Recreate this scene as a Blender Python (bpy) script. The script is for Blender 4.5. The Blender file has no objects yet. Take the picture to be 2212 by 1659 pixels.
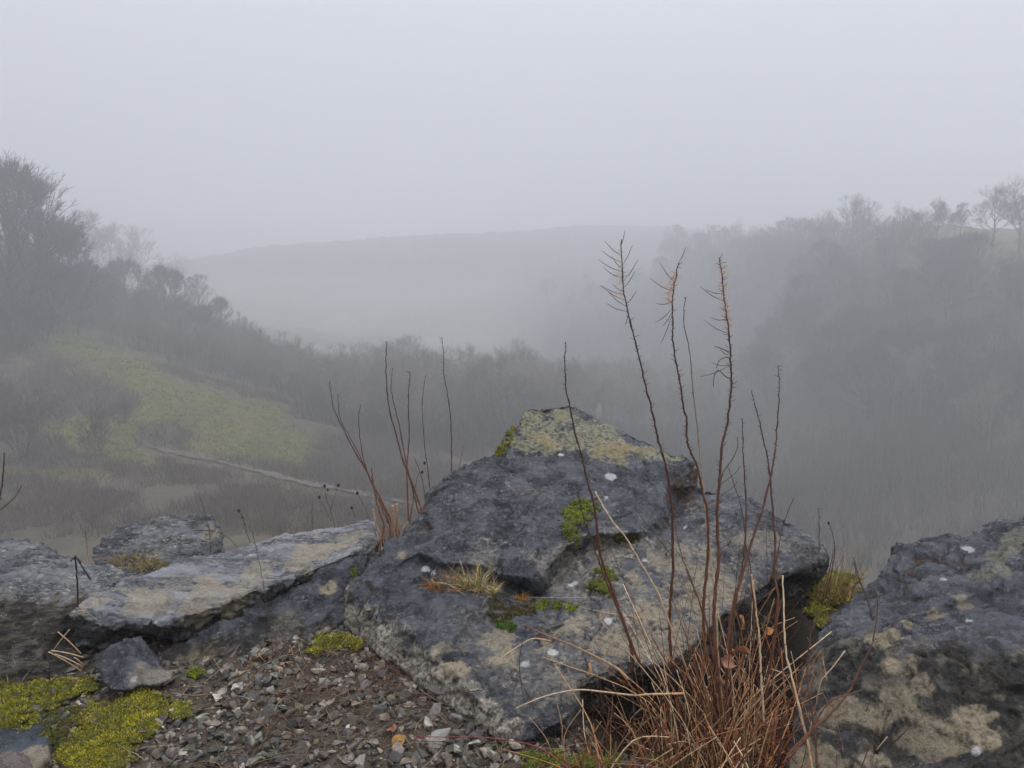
import bpy, bmesh, math, random
import numpy as np
from mathutils import Vector, Matrix
from mathutils.bvhtree import BVHTree
from mathutils.geometry import delaunay_2d_cdt

random.seed(7)
RNG = np.random.default_rng(11)
scene = bpy.context.scene
COL = scene.collection

# ------------------------------------------------------------------ camera maths
EYE = 1.45
F = 1703.0
CX, CY = 1106.0, 829.5
PITCH = math.atan((829.5 - 580.0) / F)
cp, sp = math.cos(PITCH), math.sin(PITCH)

def P(px, py, d):
    """a point seen at pixel (px, py) whose forward distance is d metres"""
    u, v = (px - CX) / F, (CY - py) / F
    dx, dy, dz = u, cp + v * sp, -sp + v * cp
    s = d / dy
    return Vector((dx * s, d, EYE + dz * s))

def ray(px, py):
    u, v = (px - CX) / F, (CY - py) / F
    return Vector((u, cp + v * sp, -sp + v * cp)).normalized()

def project(co):
    """world points -> pixel coordinates (arrays)"""
    x, y, z = co[:, 0], co[:, 1], co[:, 2] - EYE
    fwd = y * cp - z * sp
    up = y * sp + z * cp
    fwd = np.where(fwd < 0.05, 0.05, fwd)
    return CX + F * x / fwd, CY - F * up / fwd

def sstep(a, b, x):
    t = np.clip((x - a) / (b - a), 0, 1)
    return t * t * (3 - 2 * t)

# ------------------------------------------------------------------ numpy noise
_prng = np.random.default_rng(3)
PERM = _prng.permutation(256)
PERM = np.concatenate([PERM, PERM, PERM])
GR = _prng.normal(size=(256, 3)); GR /= np.linalg.norm(GR, axis=1)[:, None]

def gnoise(p):
    p = np.asarray(p, dtype=np.float64)
    i = np.floor(p).astype(np.int64); f = p - i
    w = f * f * f * (f * (f * 6 - 15) + 10)
    i &= 255
    out = 0
    for dx in (0, 1):
        wx = w[:, 0] if dx else 1 - w[:, 0]
        for dy in (0, 1):
            wy = w[:, 1] if dy else 1 - w[:, 1]
            for dz in (0, 1):
                wz = w[:, 2] if dz else 1 - w[:, 2]
                h = PERM[PERM[PERM[(i[:, 0] + dx) & 255] + ((i[:, 1] + dy) & 255)] + ((i[:, 2] + dz) & 255)]
                g = GR[h]
                out = out + wx * wy * wz * (g[:, 0] * (f[:, 0] - dx) + g[:, 1] * (f[:, 1] - dy) + g[:, 2] * (f[:, 2] - dz))
    return out * 1.6

def fbm(p, oct=4, gain=0.5, seed=0.0):
    p = np.asarray(p, dtype=np.float64) + seed * 17.31
    a, s = 1.0, 0
    for _ in range(oct):
        s = s + a * gnoise(p); p = p * 2.03 + 5.7; a *= gain
    return s

def ridged(p, oct=4, gain=0.5, seed=0.0):
    p = np.asarray(p, dtype=np.float64) + seed * 13.7
    a, s = 1.0, 0
    for _ in range(oct):
        s = s + a * (0.5 - np.abs(gnoise(p))); p = p * 2.1 + 3.1; a *= gain
    return s

def worley(p, seed=0.0):
    """distance to nearest and second feature point and the cell id, per point"""
    p = np.asarray(p, dtype=np.float64) + seed * 9.13
    i = np.floor(p).astype(np.int64); f = p - i
    d1 = np.full(len(p), 9.0); d2 = np.full(len(p), 9.0); cid = np.zeros(len(p), dtype=np.int64); vec = np.zeros((len(p), 3))
    for dx in (-1, 0, 1):
        for dy in (-1, 0, 1):
            for dz in (-1, 0, 1):
                h = PERM[PERM[PERM[(i[:, 0] + dx) & 255] + ((i[:, 1] + dy) & 255)] + ((i[:, 2] + dz) & 255)]
                o = GR[h] * 0.35 + 0.5
                q = np.stack([dx + o[:, 0] - f[:, 0], dy + o[:, 1] - f[:, 1], dz + o[:, 2] - f[:, 2]], 1)
                d = np.sqrt((q * q).sum(1))
                c = d < d1
                d2 = np.where(c, d1, np.minimum(d2, d)); vec = np.where(c[:, None], q, vec)
                cid = np.where(c, h, cid)
                d1 = np.where(c, d, d1)
    WV['vec'] = vec
    return d1, d2, cid

WV = {}

# ------------------------------------------------------------------ tags and mesh building
def tag(o, label=None, cat=None, group=None, kind=None):
    if label: o['label'] = label
    if cat: o['category'] = cat
    if group: o['group'] = group
    if kind: o['kind'] = kind
    return o

def empty(name, loc):
    o = bpy.data.objects.new(name, None); COL.objects.link(o); o.location = loc
    o.empty_display_size = 0.1
    return o

def np_mesh(name, v, tris=None, quads=None, attrs=None, smooth=True):
    me = bpy.data.meshes.new(name)
    v = np.asarray(v, dtype=np.float32)
    me.vertices.add(len(v)); me.vertices.foreach_set('co', v.ravel())
    loops, starts, n = [], [], 0
    if tris is not None and len(tris):
        t = np.asarray(tris, dtype=np.int32); loops.append(t.ravel())
        starts.append(np.arange(len(t), dtype=np.int32) * 3); n = len(t) * 3
    if quads is not None and len(quads):
        q = np.asarray(quads, dtype=np.int32); loops.append(q.ravel())
        starts.append(n + np.arange(len(q), dtype=np.int32) * 4)
    loops = np.concatenate(loops); starts = np.concatenate(starts)
    me.loops.add(len(loops)); me.loops.foreach_set('vertex_index', loops)
    me.polygons.add(len(starts)); me.polygons.foreach_set('loop_start', starts)
    me.polygons.foreach_set('use_smooth', np.full(len(starts), smooth, dtype=bool))
    for k, a in (attrs or {}).items():
        a = np.asarray(a, dtype=np.float32)
        if a.ndim == 1:
            at = me.attributes.new(k, 'FLOAT', 'POINT'); at.data.foreach_set('value', a)
        else:
            if a.shape[1] == 3: a = np.concatenate([a, np.ones((len(a), 1), np.float32)], 1)
            at = me.attributes.new(k, 'FLOAT_COLOR', 'POINT'); at.data.foreach_set('color', a.ravel())
    me.update(calc_edges=True); me.validate()
    return me

def link(name, me, mat, parent=None, loc=None):
    o = bpy.data.objects.new(name, me); COL.objects.link(o)
    if mat:
        me.materials.clear(); me.materials.append(mat)
    if parent is not None: o.parent = parent
    if loc is not None: o.location = loc
    return o

class MB:
    """collects coloured geometry that becomes ONE mesh object"""
    def __init__(s): s.v, s.t, s.q, s.c, s.n = [], [], [], [], 0
    def add(s, v, tris=None, quads=None, col=(0.2, 0.2, 0.2)):
        v = np.asarray(v, dtype=np.float64).reshape(-1, 3)
        c = np.asarray(col, dtype=np.float64)
        if c.ndim == 1: c = np.tile(c, (len(v), 1))
        s.v.append(v); s.c.append(c)
        if tris is not None and len(tris): s.t.append(np.asarray(tris) + s.n)
        if quads is not None and len(quads): s.q.append(np.asarray(quads) + s.n)
        s.n += len(v)
    def tube(s, pts, rad, n=5, col=(0.2, 0.2, 0.2), col2=None):
        pts = np.asarray([tuple(p) for p in pts], dtype=np.float64); m = len(pts)
        if np.isscalar(rad): rad = [rad] * m
        rad = np.asarray(rad, dtype=np.float64)
        if len(rad) == 2 and m != 2: rad = np.linspace(rad[0], rad[1], m)
        tan = np.gradient(pts, axis=0); tan /= np.linalg.norm(tan, axis=1)[:, None] + 1e-12
        ref = np.array([0.31, 0.9, 0.17]);
        if abs(tan[0] @ ref) > 0.9: ref = np.array([1.0, 0, 0])
        a = np.cross(tan[0], ref); a /= np.linalg.norm(a)
        vs = []
        ang = np.arange(n) * 2 * math.pi / n
        for k in range(m):
            a = a - tan[k] * (a @ tan[k]); a /= np.linalg.norm(a) + 1e-12
            b = np.cross(tan[k], a)
            vs.append(pts[k] + rad[k] * (np.cos(ang)[:, None] * a + np.sin(ang)[:, None] * b))
        v = np.concatenate(vs + [pts[:1], pts[-1:]])
        q = []
        for k in range(m - 1):
            for j in range(n):
                q.append((k * n + j, k * n + (j + 1) % n, (k + 1) * n + (j + 1) % n, (k + 1) * n + j))
        t = [(m * n, (j + 1) % n, j) for j in range(n)] + [(m * n + 1, (m - 1) * n + j, (m - 1) * n + (j + 1) % n) for j in range(n)]
        if col2 is None: c = np.asarray(col)
        else:
            w = np.linspace(0, 1, m)[:, None]
            cc = (1 - w) * np.asarray(col)[None] + w * np.asarray(col2)[None]
            c = np.concatenate([np.repeat(cc, n, 0), cc[:1], cc[-1:]])
        s.add(v, t, q, c)
    def blades(s, base, dirs, length, width, bend=0.3, col=(0.2, 0.2, 0.1), col2=None, droop=0.0):
        """many curved grass blades at once: 5 vertices, 3 faces each"""
        base = np.asarray(base, dtype=np.float64); n = len(base)
        d = np.asarray(dirs, dtype=np.float64); d = d / (np.linalg.norm(d, axis=1)[:, None] + 1e-9)
        L = np.broadcast_to(length, (n,))[:, None]; W = np.broadcast_to(width, (n,))[:, None]
        side = np.cross(d, RNG.normal(size=(n, 3))); side /= np.linalg.norm(side, axis=1)[:, None] + 1e-9
        bv = np.cross(d, side) * bend * RNG.uniform(-1, 1, (n, 1)) + np.array([0, 0, -1.0]) * droop
        mid = base + d * L * 0.55 + bv * L * 0.25
        tip = base + d * L + bv * L
        v = np.stack([base - side * W / 2, base + side * W / 2, mid - side * W * 0.4, mid + side * W * 0.4, tip], 1)
        i = np.arange(n)[:, None] * 5
        c = np.asarray(col, dtype=np.float64)
        if c.ndim == 1: c = np.tile(c, (n, 1))
        c2 = c if col2 is None else np.broadcast_to(np.asarray(col2, dtype=np.float64), (n, 3))
        cc = np.stack([c, c, (c + c2) / 2, (c + c2) / 2, c2], 1).reshape(-1, 3)
        s.add(v.reshape(-1, 3), np.concatenate([i + np.array([[2, 3, 4]])]), i + np.array([[0, 1, 3, 2]]), cc)
    def mesh(s, name, smooth=True, origin=None):
        v = np.concatenate(s.v)
        if origin is not None: v = v - np.asarray(origin)[None]
        return np_mesh(name, v, np.concatenate(s.t) if s.t else None, np.concatenate(s.q) if s.q else None,
                       {'col': np.concatenate(s.c)}, smooth)
    def build(s, name, mat, parent=None, origin=None, smooth=True):
        return link(name, s.mesh(name, smooth, origin), mat, parent, None if parent is not None or origin is None else origin)

# ------------------------------------------------------------------ materials
def new_mat(name):
    m = bpy.data.materials.new(name); m.use_nodes = True
    nt = m.node_tree; nt.nodes.clear()
    out = nt.nodes.new('ShaderNodeOutputMaterial')
    b = nt.nodes.new('ShaderNodeBsdfPrincipled')
    nt.links.new(b.outputs[0], out.inputs[0])
    return m, nt, b

class G:
    """tiny node-graph helper"""
    def __init__(s, nt):
        s.nt = nt; s.co = nt.nodes.new('ShaderNodeTexCoord').outputs['Object']
    def set(s, sock, val):
        if hasattr(val, 'default_value') or isinstance(val, bpy.types.NodeSocket): s.nt.links.new(val, sock)
        else:
            if isinstance(val, (tuple, list)) and len(val) == 3 and sock.type == 'RGBA': val = (*val, 1)
            sock.default_value = val
    def mapped(s, scale=(1, 1, 1), rot=(0, 0, 0), vec=None):
        n = s.nt.nodes.new('ShaderNodeMapping'); s.set(n.inputs['Vector'], vec or s.co)
        n.inputs['Rotation'].default_value = rot; n.inputs['Scale'].default_value = scale
        return n.outputs[0]
    def noise(s, scale, detail=6, rough=0.55, vec=None, dist=0.0):
        n = s.nt.nodes.new('ShaderNodeTexNoise'); s.set(n.inputs['Vector'], vec or s.co)
        n.inputs['Scale'].default_value = scale; n.inputs['Detail'].default_value = detail
        n.inputs['Roughness'].default_value = rough; n.inputs['Distortion'].default_value = dist
        return n.outputs[0]
    def voro(s, scale, feature='F1', out='Distance', vec=None, rand=1.0):
        n = s.nt.nodes.new('ShaderNodeTexVoronoi'); n.feature = feature; s.set(n.inputs['Vector'], vec or s.co)
        n.inputs['Scale'].default_value = scale; n.inputs['Randomness'].default_value = rand
        return n.outputs[out]
    def ramp(s, x, a, b, lo=0.0, hi=1.0):
        n = s.nt.nodes.new('ShaderNodeMapRange'); n.interpolation_type = 'SMOOTHSTEP'
        s.set(n.inputs[0], x)
        for k, v in zip((1, 2, 3, 4), (a, b, lo, hi)): n.inputs[k].default_value = v
        return n.outputs[0]
    def m(s, op, a, b=0.0, c=None):
        n = s.nt.nodes.new('ShaderNodeMath'); n.operation = op
        s.set(n.inputs[0], a); s.set(n.inputs[1], b)
        if c is not None: s.set(n.inputs[2], c)
        return n.outputs[0]
    def mix(s, f, a, b, mode='MIX'):
        n = s.nt.nodes.new('ShaderNodeMixRGB'); n.blend_type = mode
        s.set(n.inputs[0], f); s.set(n.inputs[1], a); s.set(n.inputs[2], b)
        return n.outputs[0]
    def attr(s, name, out='Fac'):
        n = s.nt.nodes.new('ShaderNodeAttribute'); n.attribute_name = name
        return n.outputs[out]
    def bump(s, h, strength, dist, prev=None):
        n = s.nt.nodes.new('ShaderNodeBump'); n.inputs['Strength'].default_value = strength
        n.inputs['Distance'].default_value = dist; s.set(n.inputs['Height'], h)
        if prev is not None: s.set(n.inputs['Normal'], prev)
        return n.outputs[0]

def rock_material(name, dark=(0.017, 0.019, 0.026), mid=(0.104, 0.110, 0.129), light=(0.42, 0.42, 0.42),
                  grain_rot=(0, 0, 0), grain=(1, 1, 1), tan_amt=0.35, rough=(0.17, 0.46), light_lo=0.53):
    m, nt, b = new_mat(name); g = G(nt)
    gv = g.mapped(grain, grain_rot)
    n1 = g.noise(3.2, 9, 0.62, dist=0.6)
    n2 = g.noise(9, 9, 0.7, gv, 0.4)
    n3 = g.noise(48, 7, 0.72, gv)
    n4 = g.noise(170, 4, 0.7)
    c = g.mix(g.ramp(n2, 0.36, 0.66), dark, mid)
    c = g.mix(g.m('MULTIPLY', g.ramp(n3, light_lo, light_lo + 0.16), g.ramp(n1, 0.40, 0.60, 0.25, 0.8)), c, light)
    # tan mineral film in broad patches
    tn = g.m('MULTIPLY', g.ramp(n1, 0.54, 0.66), g.ramp(n3, 0.40, 0.58))
    tanf = g.m('MULTIPLY', tn, tan_amt)
    tcol = g.mix(g.ramp(n4, 0.35, 0.65), (0.29, 0.235, 0.15), (0.47, 0.40, 0.27))
    c = g.mix(tanf, c, tcol)
    # crumbly grey-buff broken stone
    bcol = g.mix(g.ramp(n3, 0.38, 0.62), (0.080, 0.068, 0.048), (0.54, 0.49, 0.39))
    bcol = g.mix(g.ramp(n2, 0.45, 0.62, 0.0, 0.7), bcol, (0.13, 0.118, 0.10))
    c = g.mix(g.attr('buff'), c, bcol)
    # olive grey lichen crust
    ccol = g.mix(g.ramp(n3, 0.36, 0.60), (0.075, 0.077, 0.060), (0.31, 0.295, 0.195))
    ccol = g.mix(g.ramp(n1, 0.52, 0.62, 0, 0.55), ccol, (0.30, 0.23, 0.085))
    c = g.mix(g.m('MULTIPLY', g.attr('crust'), g.ramp(n2, 0.30, 0.50, 0.45, 1.0)), c, ccol)
    # black algae, its colour darkened as overhang shade, with buff pebbles showing through
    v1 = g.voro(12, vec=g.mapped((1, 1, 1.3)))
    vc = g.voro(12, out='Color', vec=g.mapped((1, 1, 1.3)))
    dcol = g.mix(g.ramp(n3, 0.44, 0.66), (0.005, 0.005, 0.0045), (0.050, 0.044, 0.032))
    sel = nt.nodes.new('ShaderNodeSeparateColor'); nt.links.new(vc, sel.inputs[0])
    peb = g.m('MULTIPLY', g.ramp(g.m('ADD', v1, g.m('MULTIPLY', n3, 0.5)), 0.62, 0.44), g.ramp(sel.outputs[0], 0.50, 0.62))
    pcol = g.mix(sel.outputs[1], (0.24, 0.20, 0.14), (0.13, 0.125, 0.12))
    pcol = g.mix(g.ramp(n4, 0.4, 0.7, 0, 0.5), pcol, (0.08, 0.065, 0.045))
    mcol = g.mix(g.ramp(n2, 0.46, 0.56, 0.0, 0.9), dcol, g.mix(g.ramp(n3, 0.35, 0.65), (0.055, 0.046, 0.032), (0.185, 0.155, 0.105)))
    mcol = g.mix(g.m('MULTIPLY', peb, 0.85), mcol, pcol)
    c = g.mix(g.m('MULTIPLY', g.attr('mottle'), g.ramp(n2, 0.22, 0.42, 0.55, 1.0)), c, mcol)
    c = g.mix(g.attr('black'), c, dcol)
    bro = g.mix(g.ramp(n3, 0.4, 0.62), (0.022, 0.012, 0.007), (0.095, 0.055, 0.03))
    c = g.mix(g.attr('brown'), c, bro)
    c = g.mix(g.m('MULTIPLY', g.attr('tan'), g.ramp(n3, 0.32, 0.52, 0.25, 0.92)), c, tcol)
    # tiny pale flecks and white lichen
    fl = g.m('MULTIPLY', g.ramp(g.voro(60), 0.20, 0.10), g.ramp(g.noise(5, 3), 0.52, 0.62))
    c = g.mix(g.m('MULTIPLY', fl, 0.55), c, (0.42, 0.42, 0.40))
    c = g.mix(g.m('MULTIPLY', g.attr('white'), g.ramp(n4, 0.30, 0.55, 0.35, 0.9)), c, (0.66, 0.67, 0.66))
    nt.links.new(c, b.inputs['Base Color'])
    r = g.ramp(n2, 0.35, 0.65, rough[0], rough[1])
    dry = g.m('MINIMUM', g.m('ADD', g.m('ADD', g.attr('mottle'), g.attr('buff')), g.m('ADD', g.attr('crust'), g.attr('tan'))), 1.0)
    r = g.m('MAXIMUM', r, g.m('MULTIPLY', dry, 0.78))
    nt.links.new(r, b.inputs['Roughness'])
    b.inputs['Specular IOR Level'].default_value = 0.5
    # fine relief: scaly flakes, pits and grain
    h = g.m('ADD', g.m('MULTIPLY', n3, 0.65), g.m('MULTIPLY', n2, 0.8))
    n5 = g.noise(95, 5, 0.7, gv)
    nb = g.bump(h, 1.0, 0.036)
    nb = g.bump(g.m('ADD', n5, g.m('MULTIPLY', n4, 0.5)), 0.45, 0.008, nb)
    cr = g.ramp(g.voro(7, 'DISTANCE_TO_EDGE', vec=g.mapped((1, 1, 1), vec=None)), 0.0, 0.03)
    nt.links.new(nb, b.inputs['Normal'])
    return m

def color_material(name, rough=0.7, nscale=60, namt=0.5, bump=0.3, bdist=0.004, spec=0.3, transl=False):
    """colour from the mesh's own 'col' attribute, broken up by noise"""
    m, nt, b = new_mat(name); g = G(nt)
    n = g.noise(nscale, 5, 0.65)
    k = g.ramp(n, 0.25, 0.75, 1 - namt, 1 + namt)
    c = g.mix(1.0, g.attr('col', 'Color'), k, 'MULTIPLY')
    nt.links.new(c, b.inputs['Base Color'])
    b.inputs['Roughness'].default_value = rough
    b.inputs['Specular IOR Level'].default_value = spec
    nt.links.new(g.bump(n, bump, bdist), b.inputs['Normal'])
    return m

M_PLANT = color_material('dead_plant', 0.62, 90, 0.35, 0.2, 0.001)
M_MOSS = color_material('moss', 0.75, 70, 0.45, 0.2, 0.002, 0.2)
M_STONE = color_material('gravel_stone', 0.62, 45, 0.55, 0.6, 0.006, 0.4)
M_BARK = color_material('bark', 0.85, 3, 0.3, 0.2, 0.02, 0.1)

# ------------------------------------------------------------------ terrain
# (pixel x, pixel y, forward distance): what the ground shows there
TP = [(0,1180,45),(450,1110,52),(900,1115,55),(0,1020,60),(250,1030,62),(330,975,70),(600,1030,66.5),(820,1080,62),
      (0,900,72),(300,850,80),(600,900,85),(130,740,95),(0,700,95),(350,800,92),(850,960,88),(-300,900,70),(-300,650,95),
      (180,720,106),(60,640,116),(300,690,130),(400,690,142),(520,750,142),(700,850,122),
      (200,625,172),(-200,470,132),(-500,420,120),(330,650,222),(450,700,235),(-500,330,260),(100,560,300),
      (800,900,106),(1000,920,106),(1250,940,106),(1450,960,128),
      (1000,1050,72),(1300,1100,70),(1600,1130,72),(1850,1170,75),(2212,1150,75),(2600,1100,75),
      (1700,1000,115),(2000,1000,90),
      (2212,900,115),(2212,700,130),(2212,560,150),(2050,560,155),(1900,600,160),(1800,570,178),(1600,570,238),(1480,560,280),
      (1400,610,305),(1250,665,315),(1050,720,290),(1600,700,212),(1600,850,172),(1900,800,140),
      (2212,512,200),(2040,524,205),(2600,500,190),(2600,700,125),(2212,498,290),(1800,545,280),(1600,545,380),(2600,500,400),
      (800,752,250),(1000,705,300),(700,672,310),(850,612,350),(1050,603,350),(1250,598,360),
      (300,575,430),(550,540,500),(700,533,505),(850,527,510),(1000,520,515),(1200,502,560),(1400,490,520),(1700,500,560),
      (300,595,560),(550,580,560),(850,575,560),(1050,568,570),(1400,530,640),(550,590,1050),(1000,590,1050),(1500,560,1100),(2300,540,900),(-300,560,900)]
def near_right(px, d):
    return d * (1 - 0.18 * float(sstep(1450, 2000, px))) if 100 < d < 340 else d
cps, evs = [], []
for px, py, d in TP:
    if py < 950: d = near_right(px, d)
    w = P(px, py, d); th = math.atan2(w.x, w.y); r = math.hypot(w.x, w.y)
    cps.append((th * 2.6, math.log(r) * 1.5)); evs.append((w.z - EYE) / r)
for th in np.radians([-62, -45, -30, -15, 0, 15, 30, 45, 62]):
    for r, e in ((5.5, -0.62), (9, -0.70), (16, -0.68), (27, -0.52 - 0.04 * math.sin(th))):
        cps.append((th * 2.6, math.log(r) * 1.5)); evs.append(e)
cps = np.array(cps); evs = np.array(evs)

def tps(d2): return np.where(d2 > 1e-12, 0.5 * d2 * np.log(d2 + 1e-12), 0)
_n = len(cps)
_A = np.zeros((_n + 3, _n + 3))
_A[:_n, :_n] = tps(((cps[:, None] - cps[None]) ** 2).sum(-1)) + np.eye(_n) * 0.002
_A[:_n, _n] = 1; _A[:_n, _n + 1:] = cps; _A[_n, :_n] = 1; _A[_n + 1:, :_n] = cps.T
_W = np.linalg.solve(_A, np.concatenate([evs, np.zeros(3)]))

def near_z(x, y):
    """the trodden ledge the boulders lie on"""
    p = np.stack([x, y, np.zeros_like(x)], 1)
    z = 0.022 * fbm(p * 1.9, 3) + 0.010 * fbm(p * 9, 3, seed=2)
    z = z - 0.24 * np.exp(-(((x - 0.62) / 0.36) ** 2 + ((y - 2.62) / 0.36) ** 2))
    z = z - 0.03 + 0.05 * np.exp(-(((x + 0.95) / 0.6) ** 2 + ((y - 2.9) / 0.35) ** 2))
    return z

_NZ = None
def near_h(x, y):
    """near_z from a cached 1 cm grid"""
    global _NZ
    if _NZ is None:
        gx, gy = np.meshgrid(np.arange(-4, 4, 0.01), np.arange(1, 6, 0.01), indexing='ij')
        _NZ = near_z(gx.ravel(), gy.ravel()).reshape(gx.shape)
    return float(_NZ[min(max(int((x + 4) / 0.01), 0), 799), min(max(int((y - 1) / 0.01), 0), 499)])

def terrain_z(x, y, fine=True):
    x = np.atleast_1d(np.asarray(x, dtype=np.float64)); y = np.atleast_1d(np.asarray(y, dtype=np.float64))
    r = np.hypot(x, y) + 1e-6; th = np.arctan2(x, y)
    q = np.stack([np.clip(th, -1.15, 1.15) * 2.6, np.log(np.clip(r, 5.0, 1100)) * 1.5], 1)
    e = np.empty(len(q))
    for k in range(0, len(q), 20000):
        qq = q[k:k + 20000]
        e[k:k + 20000] = tps(((qq[:, None] - cps[None]) ** 2).sum(-1)) @ _W[:_n] + _W[_n] + qq @ _W[_n + 1:]
    zf = EYE + e * r
    p = np.stack([x, y, np.zeros_like(x)], 1)
    far = np.clip(r / 80, 0.05, 3)
    zf = zf + far * (0.35 * fbm(p / 9, 3) + (0.16 * fbm(p / 2.2, 2, seed=4) if fine else 0))
    zn = near_z(x, y)
    edge = 3.72 + 0.18 * np.sin(th * 9 + 1) + 0.25 * sstep(0.1, -0.5, th) + 0.35 * np.exp(-((th - 0.385) / 0.10) ** 2)
    front = sstep(1.35, 1.0, np.abs(th))
    w = sstep(0, 1.0, (r - edge) / 1.2) * front
    return zn * (1 - w) + zf * w

tf = np.radians(np.arange(-42, 42.01, 0.13))
tc = np.radians(np.arange(45, 315.1, 3.0))
TH = np.concatenate([tf, tc]); NT = len(TH)
RR = np.exp(np.concatenate([np.arange(math.log(0.25), math.log(1.6), 0.08), np.arange(math.log(1.6), math.log(5.5), 0.0085),
                            np.arange(math.log(5.5), math.log(1380), 0.0125)]))
tt, rr = np.meshgrid(TH, RR)
tx, ty = (rr * np.sin(tt)).ravel(), (rr * np.cos(tt)).ravel()
tzv = terrain_z(tx, ty)
TV = np.stack([tx, ty, tzv], 1)
NR = len(RR)
ii, jj = np.meshgrid(np.arange(NR - 1), np.arange(NT), indexing='ij')
j2 = (jj + 1) % NT
TQ = np.stack([ii * NT + jj, (ii + 1) * NT + jj, (ii + 1) * NT + j2, ii * NT + j2], -1).reshape(-1, 4)
TV = np.concatenate([TV, [[0, 0, float(near_z(np.array([0.0]), np.array([0.0]))[0])]]])
TT = np.stack([np.full(NT, len(TV) - 1), np.arange(NT), (np.arange(NT) + 1) % NT], 1)

def seg_dist(px, py, poly):
    d = np.full(len(px), 1e9)
    for (x0, y0), (x1, y1) in zip(poly[:-1], poly[1:]):
        vx, vy = x1 - x0, y1 - y0
        t = np.clip(((px - x0) * vx + (py - y0) * vy) / (vx * vx + vy * vy), 0, 1)
        d = np.minimum(d, np.hypot(px - x0 - t * vx, py - y0 - t * vy))
    return d

def meadow_mask(co):
    px, py = project(co); r = np.hypot(co[:, 0], co[:, 1])
    nz = fbm(co / np.array([7, 7, 7.0]), 4); nf = fbm(co / 1.8, 3, seed=5)
    m = np.zeros(len(co))
    for poly, w in (([(110, 735), (230, 775), (330, 815)], 36), ([(300, 815), (440, 865), (590, 905)], 34), ([(110, 935), (270, 925)], 26),
                    ([(330, 880), (450, 915), (640, 960)], 34), ([(420, 960), (640, 985)], 20), ([(-200, 1022), (60, 1020), (240, 1032)], 9),
                    ([(560, 1030), (700, 1072)], 12), ([(150, 960), (300, 985), (330, 1000)], 16)):
        d = seg_dist(px, py, poly)
        m = np.maximum(m, sstep(w * 1.65, w * 0.1, d + nz * w * 0.75))
    m = m * (0.75 + 0.25 * sstep(-0.5, 0.3, nf))
    return m * sstep(45, 55, r) * sstep(135, 120, r)

rT = np.hypot(TV[:, 0], TV[:, 1])
pxT, pyT = project(TV)
n_a = fbm(TV / 14, 4); n_b = fbm(TV / 2.5, 4, seed=7)
gc = np.tile(np.array([[0.078, 0.066, 0.047]]), (len(TV), 1))          # winter scrub, bare earth
def blend(mask, col):
    global gc
    gc = gc * (1 - mask[:, None]) + np.asarray(col)[None] * mask[:, None]
blend(sstep(-0.1, 0.5, n_a) * 0.6, (0.115, 0.100, 0.060))
blend(sstep(-0.05, 0.45, n_b) * 0.7, (0.046, 0.036, 0.029))
blend(sstep(1200, 1600, pxT) * sstep(60, 75, rT) * sstep(260, 220, rT) * 0.7, (0.050, 0.045, 0.039))
mm = meadow_mask(TV)
blend(mm, (0.088, 0.095, 0.012))
blend(mm * sstep(0.0, 0.5, n_b) * 0.5, (0.145, 0.120, 0.055))
blend(sstep(40, 60, rT) * sstep(1015, 1040, pyT) * sstep(900, 700, pxT) * sstep(95, 80, rT) * 0.7, (0.078, 0.066, 0.050))   # scree
far = sstep(240, 330, rT)
field_mist = sstep(1420, 860, pxT + 60 * fbm(TV / 40, 2, seed=12)) * sstep(190, 240, rT) * sstep(-1.1, -0.3, fbm(TV / 60, 3, seed=3)) * sstep(575, 610, pyT)
blend(field_mist * (0.75 + 0.25 * sstep(-0.3, 0.3, fbm(TV / 25, 3, seed=14))), (0.215, 0.21, 0.18))  # pale field tone that paints in the bright mist bank
blend(sstep(1050, 1250, pxT) * sstep(190, 220, rT) * sstep(470, 420, rT) * sstep(2000, 1850, pxT), (0.045, 0.040, 0.036))
blend(sstep(380, 470, rT) * sstep(600, 570, pyT), (0.030, 0.030, 0.028))
rsl = sstep(114, 122, rT) * sstep(330, 280, rT) * sstep(1900, 2010, pxT) * sstep(566, 552, pyT)
blend(rsl, (0.105, 0.105, 0.062))
pg = TV * np.array([1, 1, 1.0])
humus_shade = sstep(0.15, 0.4, TV[:, 0]) * sstep(1.5, 1.1, TV[:, 0])  # dark soil, blackened further as painted shade below the overhang
soil = 1 - sstep(5.0, 7.0, rT)
ng = fbm(TV * 3, 4, seed=9)[:, None]
gc = gc * (1 - soil[:, None]) + soil[:, None] * (np.array([[0.070, 0.056, 0.042]]) * (1 - 0.4 * sstep(0, 0.5, ng)) + np.array([[0.03, 0.025, 0.015]]) * sstep(-0.2, 0.6, ng)) * (1 - 0.88 * humus_shade[:, None])

def ground_material():
    m, nt, b = new_mat('ground'); g = G(nt)
    n = g.noise(1.1, 8, 0.7); n2 = g.noise(28, 6, 0.7)
    c = g.mix(1.0, g.attr('col', 'Color'), g.ramp(n, 0.25, 0.75, 0.6, 1.4), 'MULTIPLY')
    c = g.mix(1.0, c, g.ramp(n2, 0.25, 0.75, 0.65, 1.35), 'MULTIPLY')
    nt.links.new(c, b.inputs['Base Color']); b.inputs['Roughness'].default_value = 0.9
    b.inputs['Specular IOR Level'].default_value = 0.1
    nt.links.new(g.bump(n2, 0.6, 0.02), b.inputs['Normal'])
    return m
M_GROUND = ground_material()
terrain = link('ground', np_mesh('ground', TV, TT, TQ, {'col': gc}), M_GROUND)
tag(terrain, kind='structure')

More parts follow.
